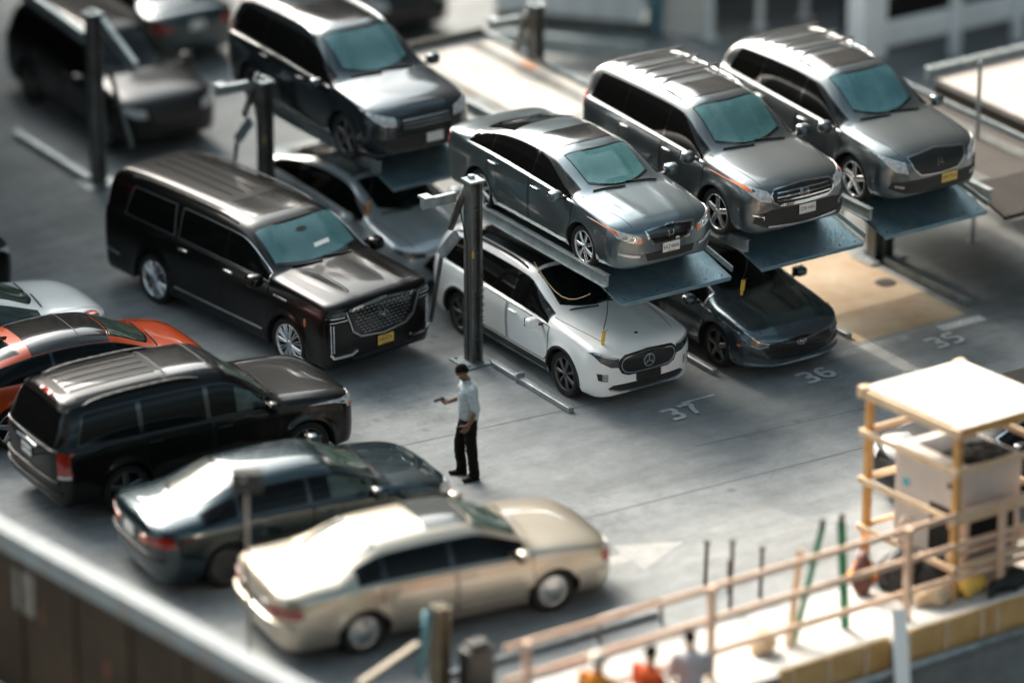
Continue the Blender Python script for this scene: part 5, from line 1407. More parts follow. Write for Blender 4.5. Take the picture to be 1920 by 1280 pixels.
# ------------------------------------------------------------------ people
def levels(mb, lv, n=20):
    vs = []; fs = []
    for (cx, cy, cz, rx, ry) in lv:
        for k in range(n):
            a = 2 * math.pi * k / n
            vs.append((cx + rx * math.cos(a), cy + ry * math.sin(a), cz))
    m = len(lv)
    for i in range(m - 1):
        for k in range(n):
            k2 = (k + 1) % n
            fs.append((i * n + k, i * n + k2, (i + 1) * n + k2, (i + 1) * n + k))
    fs.append(tuple(range(n - 1, -1, -1))); fs.append(tuple((m - 1) * n + k for k in range(n)))
    if lv[0][2] > lv[-1][2]: fs = [tuple(reversed(f)) for f in fs]
    mb.add(vs, fs)
def ball(mb, c, r, n=12):
    bm = bmesh.new(); bmesh.ops.create_uvsphere(bm, u_segments=n, v_segments=max(6, n // 2 + 2), radius=1.0)
    r = r if isinstance(r, (tuple, list)) else (r, r, r)
    bm.verts.index_update()
    mb.add([Vector((v.co.x * r[0] + c[0], v.co.y * r[1] + c[1], v.co.z * r[2] + c[2])) for v in bm.verts], [[v.index for v in f.verts] for f in bm.faces]); bm.free()
def limb(mb, pts, rs, n=12):
    P = chaikin([list(p) + [r] for p, r in zip(pts, rs)], 2)
    mb.tube([p[:3] for p in P], [float(p[3]) for p in P], n)
    ball(mb, pts[0], rs[0]); ball(mb, pts[-1], rs[-1])
def fuse(mb, name, m, parent, voxel=.009, smooth=6, fold=0.0):
    """melt overlapping shapes into one continuous surface"""
    o = mb.obj(name, m, parent, smooth=True)
    md = o.modifiers.new('r', 'REMESH'); md.mode = 'VOXEL'; md.voxel_size = voxel; md.use_smooth_shade = True
    s = o.modifiers.new('s', 'SMOOTH'); s.iterations = smooth; s.factor = .5
    dg = bpy.context.evaluated_depsgraph_get(); dg.update()
    me = bpy.data.meshes.new_from_object(o.evaluated_get(dg))
    o.modifiers.clear(); old = o.data; o.data = me; bpy.data.meshes.remove(old)
    me.materials.clear(); me.materials.append(m)
    if fold:
        for v in me.vertices:
            c = v.co; v.co = c + v.normal * fold * (noise.noise(Vector((c.x * 9, c.y * 9, c.z * 22 + c.x * 8))) + .6 * noise.noise(Vector((c.x * 22, c.y * 22, c.z * 34))))
    me.polygons.foreach_set('use_smooth', [True] * len(me.polygons))
    return o
M_SKIN_DK = mat('dark_skin', (.105, .050, .026), .5, var=.15, vscale=20)
M_SKIN_MD = mat('tan_skin', (.36, .20, .13), .5, var=.12, vscale=20)
M_HAIR = mat('black_hair', (.006, .005, .004), .9, spec=.1)
M_SHIRT = mat('pale_blue_polo', (.33, .38, .40), .9, var=.10, vscale=26, bump=.4, bscale=22)
M_TROUSER = mat('black_trousers', (.005, .0042, .0036), .95, spec=.15, bump=.4, bscale=14)
M_SHOE = mat('black_shoes', (.005, .0045, .004), .6, spec=.2)

def hand(mb, wrist, d, palm_n, curl=.5, sc=1.0):
    """palm, four unequal bent fingers and a thumb from the side of the palm"""
    d = Vector(d).normalized(); nrm = Vector(palm_n).normalized(); nrm = (nrm - d * nrm.dot(d)).normalized(); side = d.cross(nrm).normalized()
    w = Vector(wrist)
    for k in range(-3, 4):
        mb.tube([w + side * k * .009 * sc, w + d * .09 * sc + side * k * .0125 * sc], [.013 * sc, .012 * sc], 8)
    for i, (off, ln) in enumerate(((-.036, .068), (-.012, .080), (.012, .076), (.035, .060))):
        p = w + d * .088 * sc + side * off * sc; dd = d.copy(); pts = [p]
        for j, f in enumerate((.42, .32, .26)):
            dd = (dd + nrm * curl * (.45 + .35 * j)).normalized(); p = p + dd * ln * f * sc; pts.append(p)
        mb.tube(pts, [.0095 * sc, .009 * sc, .0085 * sc, .007 * sc], 8); ball(mb, pts[-1], .0072 * sc, 8)
    p = w + d * .03 * sc - side * .036 * sc; dd = (d * .6 - side * .8 + nrm * .3).normalized(); pts = [p]
    for f in (.04, .032, .026):
        p = p + dd * f * sc; pts.append(p); dd = (dd + d * .45 + nrm * curl * .3).normalized()
    mb.tube(pts, [.012 * sc, .011 * sc, .010 * sc, .008 * sc], 8); ball(mb, pts[-1], .008 * sc, 8)
def head(mb, c, pitch, yaw=0.0, s_=1.0):
    """head centred at c, face towards local +x, tilted down by pitch"""
    M = Matrix.Translation(Vector(c)) @ Matrix.Rotation(yaw, 4, 'Z') @ Matrix.Rotation(pitch, 4, 'Y') @ Matrix.Scale(s_, 4)
    h = MB()
    ball(h, (-.005, 0, .03), (.098, .078, .095), 20)       # skull
    ball(h, (.030, 0, -.045), (.062, .058, .075), 16)      # face and jaw
    ball(h, (.060, 0, -.095), (.028, .030, .022), 10)      # chin
    ball(h, (.094, 0, -.020), (.018, .013, .026), 10)      # nose
    ball(h, (.082, 0, .018), (.02, .05, .012), 10)         # brow
    ball(h, (.086, 0, -.066), (.014, .024, .010), 10)      # lips
    for sg in (-1, 1):
        ball(h, (-.005, sg * .080, -.012), (.02, .012, .032), 10)  # ears
        ball(h, (.055, sg * .042, -.035), (.03, .02, .025), 10)    # cheeks
    h.v = [M @ v for v in h.v]
    mb.add(h.v, h.f)
    return M
def person(label, P, skin, shirt, trousers, hairm, group=None, voxel=.009, cap=None, glasses=False, hands=True, vest=None):
    r = empty('person'); tag(r, label, 'person', group)
    b = MB()
    hx, hy, hz = P['head']
    levels(b, [(0, 0, .86, .10, .15), (0, 0, .95, .115, .165), (.01, 0, 1.10, .105, .15), (.015, 0, 1.28, .12, .175), (.01, 0, 1.40, .105, .185), (.01, 0, 1.46, .07, .11), (.02, 0, 1.50, .055, .06)])
    limb(b, [(.01, 0, 1.46), ((hx + .01) / 2 + .01, hy / 2, (1.46 + hz) / 2), (hx - .015, hy, hz - .05)], [.062, .056, .055])
    M = head(b, P['head'], P.get('pitch', .5), P.get('yaw', 0))
    for sd in ('ra', 'la'):
        sh, el, wr, hd, pn, cu = P[sd]
        limb(b, [sh, el, wr], [.052, .042, .030])
        hand(b, wr, Vector(hd) - Vector(wr), pn, cu)
    for sd in ('rl', 'll'):
        limb(b, P[sd][:3], [.085, .055, .034])
        limb(b, [P[sd][2], P[sd][3]], [.030, .018])
    fuse(b, 'body', skin, r, .006 if voxel < .01 else voxel, 4)
    # shirt
    t = MB()
    levels(t, [(0, 0, .93, .140, .180), (.0, 0, 1.02, .150, .182), (.01, 0, 1.12, .145, .178), (.015, 0, 1.28, .145, .195), (.01, 0, 1.38, .135, .205), (.01, 0, 1.435, .105, .17), (.015, 0, 1.475, .078, .09), (.02, 0, 1.505, .068, .072)])
    for sd in ('ra', 'la'):
        sh, el = Vector(P[sd][0]), Vector(P[sd][1])
        limb(t, [sh, sh.lerp(el, .5), sh.lerp(el, .86)], [.074, .070, .072])
    so = fuse(t, 'shirt', shirt, r, voxel, 5, .009 if voxel < .01 else 0)
    for sg in (-1, 1):
        c = MB(); c.beam((.085, sg * .015, 1.47), (.04, sg * .085, 1.505), .03, .035, bev=.006); c.obj('collar', shirt, so)
    c = MB(); c.box((.152, .0, 1.36), (.012, .03, .16), bev=.004); c.obj('placket', shirt, so)
    if P.get('badge'):
        c = MB(); c.box((.128, .10, 1.335), (.012, .075, .03), Matrix.Rotation(.6, 3, 'Z'), bev=.002); c.obj('name_badge', M_WHITEPL, so)
    # trousers
    t = MB()
    levels(t, [(0, 0, .82, .115, .165), (0, 0, .90, .132, .178), (0, 0, .985, .128, .170)])
    for sd in ('rl', 'll'):
        hp, kn, an, to = [Vector(p) for p in P[sd]]
        limb(t, [hp, kn, an + Vector((0, 0, .03))], [.108, .082, .072])
        ball(t, an + Vector((.01, 0, .0)), (.082, .072, .06))
    fuse(t, 'trousers', trousers, r, voxel, 4, .014 if voxel < .01 else 0)
    b2 = MB(); b2.lathe([(.128, 0), (.131, .0), (.131, .035), (.128, .035)], c=(0, 0, .955), n=24)
    b2.v = [Vector((v.x * 1.03, v.y * 1.38, v.z)) for v in b2.v]; b2.obj('belt', M_SHOE, r)
    for sd in ('rl', 'll'):
        an, to = Vector(P[sd][2]), Vector(P[sd][3])
        t = MB(); d = (to - an); d.z = 0; d.normalize()
        ang = math.atan2(d.y, d.x)
        ball(t, (-.02, 0, .05), (.055, .045, .055)); ball(t, (.07, 0, .035), (.085, .046, .038)); ball(t, (.14, 0, .028), (.06, .045, .03)); t.box((.05, 0, .010), (.25, .085, .02), bev=.008)
        Mx = Matrix.Translation((an.x, an.y, an.z - .08)) @ Matrix.Rotation(ang, 4, 'Z'); t.v = [Mx @ v for v in t.v]
        fuse(t, 'shoe', M_SHOE, r, .008, 3)
    # hair: a shell over the back and top of the skull
    hb = MB(); bm = bmesh.new(); bmesh.ops.create_uvsphere(bm, u_segments=24, v_segments=16, radius=1.0)
    kill = [v for v in bm.verts if (v.co.z * .095 + .03) < (.035 if v.co.x > .45 else (.0 if v.co.x > -.2 else -.04))]
    bmesh.ops.delete(bm, geom=kill, context='VERTS'); bm.verts.index_update()
    hr = P.get('hair', .975)
    hb.add([M @ Vector((v.co.x * .098 * hr - .008, v.co.y * .078 * hr, v.co.z * .095 * hr + .03)) for v in bm.verts], [[v.index for v in f.verts] for f in bm.faces]); bm.free()
    ho = hb.obj('hair', hairm, r, smooth=True)
    md = ho.modifiers.new('s', 'SOLIDIFY'); md.thickness = .004; md.offset = 1
    for sg in (-1, 1):
        e = MB(); ball(e, (.085, sg * .032, -.006), (.012, .015, .009), 10); e.v = [M @ v for v in e.v]; e.obj('eye', M_WHITEPL, r, smooth=True)
    if glasses:
        g = MB()
        for sg in (-1, 1):
            pts = [M @ Vector((.106, sg * .034 + .024 * math.cos(a), -.006 + .018 * math.sin(a))) for a in [2 * math.pi * k / 14 for k in range(15)]]
            g.tube(pts, .0012, 6, cap=False)
            g.tube([M @ Vector((.104, sg * .058, 0)), M @ Vector((0, sg * .086, .0))], .0015, 6)
        g.tube([M @ Vector((.108, -.01, -.002)), M @ Vector((.108, .01, -.002))], .003, 6)
        g.obj('glasses', M_SATIN, r)
    if cap:
        c = MB(); pr = [(.118, .0), (.116, .04), (.10, .075), (.06, .10), (.001, .108)]
        c.lathe(pr, n=24); c.v = [Vector((v.x * 1.1, v.y * .95, v.z + .03)) for v in c.v]
        c.lathe([(.15, .026), (.15, .034), (.09, .036), (.09, .024)], n=24, closed=True)
        c.v = [M @ v for v in c.v]; c.obj('helmet', cap, r, smooth=True)
    if vest:
        t = MB(); levels(t, [(0, 0, .96, .155, .195), (.01, 0, 1.12, .16, .195), (.015, 0, 1.28, .16, .21), (.01, 0, 1.38, .15, .205), (.01, 0, 1.44, .12, .165)])
        fuse(t, 'safety_vest', vest, r, voxel, 3)
    return r
man = person('man in a pale polo shirt and black trousers looking down at a phone', dict(
    head=(.085, 0, 1.625), pitch=.62, badge=True,
    ra=((.02, -.20, 1.40), (.06, -.25, 1.13), (.27, -.13, 1.13), (.36, -.11, 1.16), (-.1, .5, 1), .75),
    la=((.0, .20, 1.40), (-.06, .265, 1.13), (.05, .235, .90), (.10, .215, .82), (.1, -1, 0), .35),
    rl=((0, -.09, .90), (.13, -.11, .50), (.08, -.12, .085), (.24, -.15, .04)),
    ll=((0, .09, .90), (-.01, .12, .50), (-.06, .12, .085), (.10, .16, .04))), M_SKIN_DK, M_SHIRT, M_TROUSER, M_HAIR, glasses=True)
pm = W(-2.33, 3.50); man.location = pm; man.rotation_euler = (0, 0, math.pi + .18); man.scale = (1.02, 1.02, 1.02)
ph = MB(); ph.box((0, 0, 0), (.155, .075, .010), bev=.004)
pho = ph.obj('phone', mat('phone_case', (.008, .008, .008), .9, spec=.05)); tag(pho, 'black phone held flat in the man\'s raised hand', 'phone')
bpy.context.view_layer.update()
pho.matrix_world = man.matrix_world @ Matrix.Translation((.405, -.095, 1.185)) @ Matrix.Rotation(.20, 4, 'Y') @ Matrix.Rotation(.15, 4, 'Z')
sc_ = MB(); sc_.box((.0, 0, .0058), (.14, .066, .0012)); sc_.obj('screen', mat('phone_screen', (.006, .006, .007), .8, spec=.05), pho)

M_HIVIS = mat('orange_yellow_shirt', (.62, .20, .01), .85, var=.1, vscale=12)
M_HIVIS2 = mat('red_orange_shirt', (.55, .075, .01), .85, var=.1, vscale=12)
M_WSHIRT = mat('off_white_shirt', (.50, .48, .49), .9, var=.08, vscale=12)
M_JEAN = mat('work_jeans', (.05, .06, .09), .9)
def worker(label, t, l, z, rz, shirt, skin, cap=None, vest=None, s_=1.0):
    p = person(label, dict(head=(.05, 0, 1.64), pitch=.25, hair=1.02,
        ra=((.0, -.20, 1.41), (.06, -.26, 1.14), (.20, -.16, .98), (.26, -.12, .94), (0, .6, 1), .5),
        la=((.0, .20, 1.41), (.05, .26, 1.14), (.18, .18, .96), (.24, .15, .92), (0, -.6, 1), .5),
        rl=((0, -.09, .90), (.02, -.11, .50), (.0, -.12, .085), (.17, -.14, .04)),
        ll=((0, .09, .90), (.03, .11, .50), (.0, .12, .085), (.17, .14, .04))), skin, shirt, M_JEAN, M_HAIR, 'workers below the railing', voxel=.013, cap=cap, vest=vest)
    p.location = W(t, l, z); p.rotation_euler = (0, 0, rz); p.scale = (s_, s_, s_); return p
M_HELM = mat('pale_helmet', (.50, .44, .36), .35, coat=.4)
Z_LOW = -.55
worker('worker in an orange yellow shirt with a pale helmet below the railing', -5.28, 11.10, Z_LOW, HT + .4, M_HIVIS, M_SKIN_MD, cap=M_HELM)
worker('dark haired worker in a red orange shirt between two other workers', -4.62, 11.30, Z_LOW, HT + .2, M_HIVIS2, M_SKIN_MD)
worker('dark haired worker in an off white shirt beside the railing post', -3.92, 11.25, Z_LOW, HT + 1.2, M_WSHIRT, M_SKIN_MD)

# ------------------------------------------------------------------ timber works at the near right
M_PINE = mat('pine_timber', (.58, .40, .25), .7, col2=(.70, .53, .36), vscale=4, stretch=(1, 1, 1))
M_PINEDK = mat('orange_pine_timber', (.52, .25, .07), .7, col2=(.62, .35, .13), vscale=4)
M_PLYTOP = mat('pale_plywood', (.58, .545, .48), .75, col2=(.66, .63, .57), vscale=5)
M_FORM = mat('formwork_plywood', (.52, .29, .10), .75, col2=(.64, .42, .19), vscale=2.5)
M_RAIL = mat('raw_pine_rail', (.60, .40, .28), .75, col2=(.70, .51, .38), vscale=5)
M_NEWCONC = mat('new_pale_concrete', (.50, .48, .45), .85, var=.10, vscale=2.0, bump=.2)
tag(tl_poly('pavement', [(-7.2, 9.35), (6.5, 9.35), (6.5, EDGE_L - .02), (-7.2, EDGE_L - .02)], .006, M_NEWCONC), kind='structure')
fr = empty('timber_shelter', W(1.5, 9.65, 0)); tag(fr, 'open timber frame with a pale plywood top standing over the pale metal unit', 'timber frame')
def in_parent(o, parent):
    o.parent = parent; o.location = o.location - parent.location; return o
t0, t1, l0, l1, zt = .78, 2.32, 8.80, 10.46, 2.58
for (t, l) in ((t0, l0), (t1, l0), (t0, l1), (t1, l1)):
    q = MB(); tl_box(q, t - .045, t + .045, l - .045, l + .045, .006, zt - .13, .004); in_parent(q.obj('post', M_PINEDK), fr)
def fbeam(a, b_, w=.04, h=.09, m=None, name='rail'):
    q = MB(); tl_beam(q, a, b_, w, h, .004); return in_parent(q.obj(name, m or M_PINE), fr)
for z in (1.93, 1.22, .5):
    fbeam((t0 - .068, l0 - .1, z), (t0 - .068, l1 + .1, z)); fbeam((t1 + .068, l0 - .1, z), (t1 + .068, l1 + .1, z))
    fbeam((t0 - .1, l1 + .068, z + .002), (t1 + .1, l1 + .068, z + .002)); fbeam((t0 - .1, l0 - .068, z + .002), (t1 + .1, l0 - .068, z + .002))
fbeam((t0 - .068, l0 - .1, zt - .07), (t0 - .068, l1 + .1, zt - .07), .045, .13); fbeam((t1 + .068, l0 - .1, zt - .07), (t1 + .068, l1 + .1, zt - .07), .045, .13)
fbeam((t0 - .04, l1 + .068, zt - .07), (t1 + .04, l1 + .068, zt - .07), .045, .13, M_PINEDK); fbeam((t0 - .04, l0 - .068, zt - .07), (t1 + .04, l0 - .068, zt - .07), .045, .13)
q = MB(); tl_box(q, t0 - .02, t1 + .10, l0 + .435, l1 + .10, zt + .002, zt + .022); tl_box(q, t0 - .02, t1 + .10, l0 - .08, l0 + .412, zt + .002, zt + .021); in_parent(q.obj('plywood_top', M_PLYTOP), fr)
for tt in (t0 - .068, t1 + .05):
    q = MB(); tl_box(q, tt - .05, tt + .09, l0 - .13, l0 - .02, zt - .13, zt + .03, .004); in_parent(q.obj('corner_block', M_PINE), fr)

M_ACPANEL = mat('pale_metal_panel', (.56, .50, .46), .5, var=.05, vscale=3)
ac = empty('air_handler', W(1.62, 9.72, 0)); tag(ac, 'pale metal ventilation unit with a louvred top inside the timber frame', 'ventilation unit')
a0, a1, b0, b1, zz = 1.05, 2.12, 9.02, 10.24, 1.80
q = MB(); tl_box(q, a0, a1, b0, b1, .35, zz, .02); in_parent(q.obj('cabinet', M_ACPANEL), ac)
q = MB(); tl_box(q, a0 + .18, a1 - .06, b0 + .20, b1 - .06, zz + .002, zz + .008); in_parent(q.obj('top_opening', M_UNDER), ac)
q = MB()
for k in range(8): tl_box(q, a0 + .20, a1 - .10, b0 + .23 + k * .055, b0 + .255 + k * .055, zz + .010, zz + .03)
in_parent(q.obj('louvre', M_SATIN), ac)
q = MB(); q.lathe([(.30, .01), (.31, .04), (.28, .04), (.27, .01)], c=W(1.62, 9.92, zz), n=28); 
for k in range(5):
    a = 2 * math.pi * k / 5; q.beam(W(1.62, 9.92, zz + .015) + Vector((.05 * math.cos(a), .05 * math.sin(a), 0)), W(1.62, 9.92, zz + .015) + Vector((.26 * math.cos(a), .26 * math.sin(a), 0)), .10, .006)
in_parent(q.obj('fan', M_TRIM), ac)
for (u0, u1, z0, z1) in ((a0 + .12, a1 - .12, .45, 1.15),):
    q = MB(); tl_box(q, u0, u1, b1 + .002, b1 + .012, z0, z1); in_parent(q.obj('intake_opening', M_UNDER), ac)
q = MB(); tl_box(q, a0 - .012, a0 - .002, b0 + .68, b1 - .1, .45, 1.15); in_parent(q.obj('intake_opening', M_UNDER), ac)
q = MB(); tl_box(q, a0 - .010, a0 - .002, b0 + .16, b0 + .28, 1.22, 1.34); in_parent(q.obj('sticker', mat('teal_sticker', (.12, .42, .50), .5)), ac)
q = MB(); tl_box(q, a0 - .012, a0 - .002, b1 - .22, b1 - .12, 1.46, 1.54); in_parent(q.obj('access_handle', M_TRIM), ac)
q = MB()
for (t, l) in ((a0 + .08, b0 + .08), (a1 - .08, b0 + .08), (a0 + .08, b1 - .08), (a1 - .08, b1 - .08)): tl_box(q, t - .04, t + .04, l - .04, l + .04, .006, .35)
in_parent(q.obj('stand', M_GALVDK), ac)
q = MB(); tl_box(q, 2.14, 2.40, 9.55, 9.95, .006, 1.35, .05); du = q.obj('tan_duct', mat('tan_duct_metal', (.50, .36, .24), .6, var=.1)); tag(du, 'tan metal duct standing beside the ventilation unit', 'duct')

# the frame was knocked up out of square
for o in list(fr.children) + list(ac.children):
    bx = o.location.copy()
    for v in o.data.vertices:
        w_ = v.co + o.location + o.parent.location
        l_ = (w_.x - OX) * LX + (w_.y - OY) * LY
        s_ = .13 * (l_ - 8.8); v.co.x += TX * s_; v.co.y += TY * s_
# railing
rl_l = EDGE_L - .42
rg = empty('railing', W(-2, rl_l, 0)); tag(rg, 'raw timber guard railing with three rails along the edge of the slab', 'railing')
for t in (-6.0, -3.12, .12, 1.72, 3.2):
    q = MB(); tl_box(q, t - .045, t + .045, rl_l - .045, rl_l + .045, .007, 1.36, .004); in_parent(q.obj('post', M_RAIL), rg)
for z in (1.30, .84, .36):
    q = MB(); tl_beam(q, (-6.3, rl_l - .066, z), (3.9, rl_l - .066, z + .0), .038, .09, .003); in_parent(q.obj('rail', M_RAIL), rg)
rg2 = empty('railing', W(3, rl_l, 0)); tag(rg2, 'second timber guard railing close behind the first at the right edge', 'railing')
for t in (1.3, 3.0):
    q = MB(); tl_box(q, t - .045, t + .045, rl_l - .32, rl_l - .23, .007, 1.2, .004); in_parent(q.obj('post', M_RAIL), rg2)
for z in (1.10, .62):
    q = MB(); tl_beam(q, (.95, rl_l - .21, z), (3.9, rl_l - .21, z), .038, .09, .003); in_parent(q.obj('rail', M_RAIL), rg2)
# formwork along the slab edge
for (a, b_, nm) in ((-2.30, -.50, 'left'), (-.34, 1.15, 'middle'), (1.16, 3.6, 'right')):
    lab = {'left': 'tan plywood formwork panel below the green ladder', 'middle': 'tan plywood formwork panel right of the white plank', 'right': 'longest tan plywood formwork panel below the stored bags'}[nm]
    r = empty('formwork_panel', W((a + b_) / 2, EDGE_L, 0)); tag(r, lab, 'formwork', 'formwork panels on the slab edge')
    q = MB(); tl_box(q, a, b_, EDGE_L + .004, EDGE_L + .03, -.46, .10); in_parent(q.obj('plywood', M_FORM), r)
    q = MB(); tl_box(q, a, b_, EDGE_L - .06, EDGE_L + .002, .02, .11, .004); in_parent(q.obj('top_batten', M_PLYTOP), r)
    k = a + .12
    while k < b_ - .08:
        q = MB(); tl_box(q, k, k + .06, EDGE_L + .032, EDGE_L + .07, -.46, .06); in_parent(q.obj('stud', M_PINE), r); k += .62
pp = MB(); pp.tube([W(-3.0, EDGE_L + .16, -.38), W(4.5, EDGE_L + .16, -.34)], .06, 12); tag(pp.obj('scaffold_tube', M_GALV, smooth=True), 'grey scaffold tube running under the formwork', 'scaffold tube')
pk = MB(); tl_beam(pk, (-.30, EDGE_L - .06, .42), (-.66, EDGE_L + .55, -.48), .20, .05, .004); tag(pk.obj('white_plank', mat('white_board', (.74, .73, .71), .6)), 'white plank leaning on the slab edge between two formwork panels', 'plank')
# stepladder
M_GREEN = mat('green_fibreglass', (.015, .15, .075), .45, col2=(.025, .20, .11), vscale=6)
ld = empty('stepladder', W(-1.15, 10.2, 0)); tag(ld, 'green ladder with dark capped stiles leaning by the railing', 'ladder')
def lbeam(a, b_, w, h, m, name): q = MB(); tl_beam(q, a, b_, w, h, .004); return in_parent(q.obj(name, m), ld)
for tt, te in ((-1.60, -.98), (-.74, -.66)):
    s_ = lbeam((tt, 10.36, .02), (te, 10.10, 1.46), .04, .12, M_GREEN, 'stile')
    lbeam((te - .01, 10.11, 1.42), (te + .02, 10.09, 1.58), .05, .10, M_TRIM, 'stile_boot')
for k in range(3):
    f = (k + .6) / 3.4
    lbeam((-1.60 + .62 * f + .03, 10.36 - .26 * f, 1.46 * f), (-.74 + .08 * f - .03, 10.36 - .26 * f, 1.46 * f), .03, .015, M_GREEN, 'rung')
q = MB(); tl_beam(q, (-1.72, 10.42, .02), (-1.42, 10.22, 1.3), .10, .03, .003); tag(q.obj('timber_plank', M_PINE), 'pale pine plank leaning beside the green stepladder', 'plank')
# rebar stubs
for (t, l, h, lab) in ((-1.52, 8.22, .62, 'dark steel stake furthest left of the three in the slab'), (-1.66, 9.0, .98, 'tallest dark steel stake of the three in the slab'), (-1.13, 8.96, .72, 'dark steel stake nearest the stepladder')):
    q = MB(); q.tube([W(t, l, .006), W(t + .02, l, h)], .028, 8); q.lathe([(.001, .03), (.05, .03), (.05, 0), (.001, 0)], c=W(t + .02, l, h), n=10)
    if h > .9: q.beam(W(t - .05, l + .03, .25), W(t - .05, l + .03, .75), .07, .05)
    tag(q.obj('steel_stake', mat('dark_stake', (.06, .045, .035), .7), smooth=False), lab, 'stake', 'steel stakes')
# cone, bags, bucket
q = MB(); q.lathe([(.001, .62), (.03, .62), (.16, .05), (.16, .045), (.22, .04), (.22, .0)], n=20)
cn = q.obj('traffic_cone', mat('cone_orange', (.80, .24, .02), .6), loc=W(.42, 9.22, .006)); tag(cn, 'orange traffic cone at the foot of the timber frame', 'traffic cone')
q = MB(); q.lathe([(.075, .44), (.115, .28), (.112, .28), (.072, .44)], n=20); q.obj('reflective_band', M_WHITEPL, cn, smooth=True)
def sack(t, l, z, s_, m, label, name, cat, rz=0.0, group=None):
    random.seed(int((t + 10) * 100)); q = MB()
    ball(q, (0, 0, s_[2] * .9), s_, 16)
    ball(q, (s_[0] * .5, 0, s_[2] * .7), (s_[0] * .6, s_[1] * .8, s_[2] * .7), 12); ball(q, (-s_[0] * .5, .02, s_[2] * .75), (s_[0] * .55, s_[1] * .9, s_[2] * .75), 12)
    for v in q.v:
        n = noise.noise(v * 7 + Vector((t, l, 0))) * .11; v += Vector((n, n * .8, n * .7)); v.z = max(v.z, 0)
    o = fuse(q, name, m, None, .02, 3); o.location = W(t, l, z); o.rotation_euler = (0, 0, ANG + rz); tag(o, label, cat, group); return o
M_BAGDK = mat('black_sack', (.010, .009, .008), .55, bump=.4, bscale=9); M_BAGYL = mat('yellow_sack', (.70, .42, .08), .7, bump=.4, bscale=9); M_BAGTAN = mat('tan_sack', (.52, .38, .24), .8, bump=.4, bscale=9)
sack(.72, 9.75, .006, (.36, .30, .30), M_BAGDK, 'large black sack slumped in front of the ventilation unit', 'sack', 'sack')
sack(1.02, 10.02, .006, (.30, .26, .24), M_BAGDK, 'smaller black sack against the near post of the timber frame', 'sack', 'sack')
sack(.10, 9.62, .006, (.13, .13, .30), mat('maroon_bag', (.10, .03, .02), .7), 'narrow maroon bag standing left of the black sacks', 'bag', 'bag')
sack(.80, 10.35, .006, (.30, .20, .14), M_BAGTAN, 'tan sack lying on the slab behind the railing', 'sack', 'sack')
sack(1.35, 10.38, .006, (.26, .20, .16), M_BAGYL, 'yellow sack beside the foot of the timber frame', 'sack', 'sack')
sack(1.9, 10.62, .006, (.40, .12, .13), M_BAGDK, 'low black sack on the slab edge above the longest formwork panel', 'sack', 'sack', .1)
sack(2.75, 10.3, .006, (.26, .20, .15), M_BAGYL, 'yellow sack nearest the right edge', 'sack', 'sack')
sack(-2.05, 10.30, .006, (.17, .15, .16), M_BAGTAN, 'tan sack on the slab left of the stepladder', 'sack', 'sack')
q = MB(); q.tube([W(.55 + .14 * math.cos(a), 9.95, .95 + .22 * math.sin(a)) for a in [2 * math.pi * k / 20 for k in range(19)]], .022, 8)
tag(q.obj('hose_loop', mat('tan_hose', (.55, .42, .33), .6), smooth=True), 'pale tan hose looped over the black sacks', 'hose')

sd = empty('scaffold_deck', W(-4.4, 11.35, 0)); tag(sd, 'pale scaffold boards the three workers stand on below the slab edge', 'scaffold')
for kk in range(4):
    q = MB(); tl_box(q, -7.4, -2.75, 10.97 + kk * .24, 11.19 + kk * .24, -.60, -.555, .004); in_parent(q.obj('board', M_PINE), sd)
for tt in (-7.2, -5.0, -2.9):
    q = MB(); tl_box(q, tt - .04, tt + .04, 11.0, 11.9, -.70, -.602); tl_box(q, tt - .04, tt + .04, 11.8, 11.88, -1.69, -.70); in_parent(q.obj('bearer', M_PINEDK), sd)
tag(tl_poly('lower_ground', [(-40, 10.95), (40, 10.95), (40, 40), (-40, 40)], -1.69, mat('dark_soil', (.03, .024, .018), .95, col2=(.055, .045, .035), vscale=3)), kind='structure')
# nail heads and a dark seam on the plywood top, knots on the posts
for a_ in range(7):
    for b_ in (l0 + .02, l0 + .38, l0 + .46, l1 + .04):
        q = MB(); q.lathe([(.001, .004), (.010, .003), (.010, 0)], c=W(t0 + .06 + a_ * .24 + .13 * (b_ - 8.8), b_, zt + .022), n=8); in_parent(q.obj('nail_head', M_TRIM), fr)
# ------------------------------------------------------------------ near wall, pole, tail-end lift, upper background
M_CAP = mat('pale_wall_coping', (.20, .225, .235), .6, var=.16, vscale=2.4, bump=.15)
M_BROWN = mat('dark_brown_cladding', (.026, .017, .009), .6, spec=.2, col2=(.05, .033, .018), vscale=.8)
wl = empty('boundary_wall', W(-9.9, 8, 0)); tag(wl, 'dark brown boundary wall with a pale coping along the lower left', 'wall')
ZW = 2.3
A = (-10.87, 5.3); B = (-9.93, 11.66)
def wpt(f, off=0.0):
    d = Vector((B[0] - A[0], B[1] - A[1])).normalized(); n = Vector((d.y, -d.x))
    return Vector(A) + (Vector(B) - Vector(A)) * f + n * off
def wall_box(f0, f1, off0, off1, z0, z1):
    q = MB(); vs = []
    for z in (z0, z1):
        for (f, o) in ((f0, off0), (f1, off0), (f1, off1), (f0, off1)):
            p = wpt(f, o); vs.append(W(p.x, p.y, z))
    q.add(vs, [(3, 2, 1, 0), (4, 5, 6, 7), (0, 1, 5, 4), (1, 2, 6, 5), (2, 3, 7, 6), (3, 0, 4, 7)])
    return q
in_parent(fixn(wall_box(-.6, 1.4, -.10, .10, -.6, ZW - .30).obj('wall_panel', M_BROWN)), wl)
for k in range(11): in_parent(fixn(wall_box(-.6 + k * .18, -.592 + k * .18, -.125, -.101, -.5, ZW - .31).obj('cover_strip', M_BROWN)), wl)
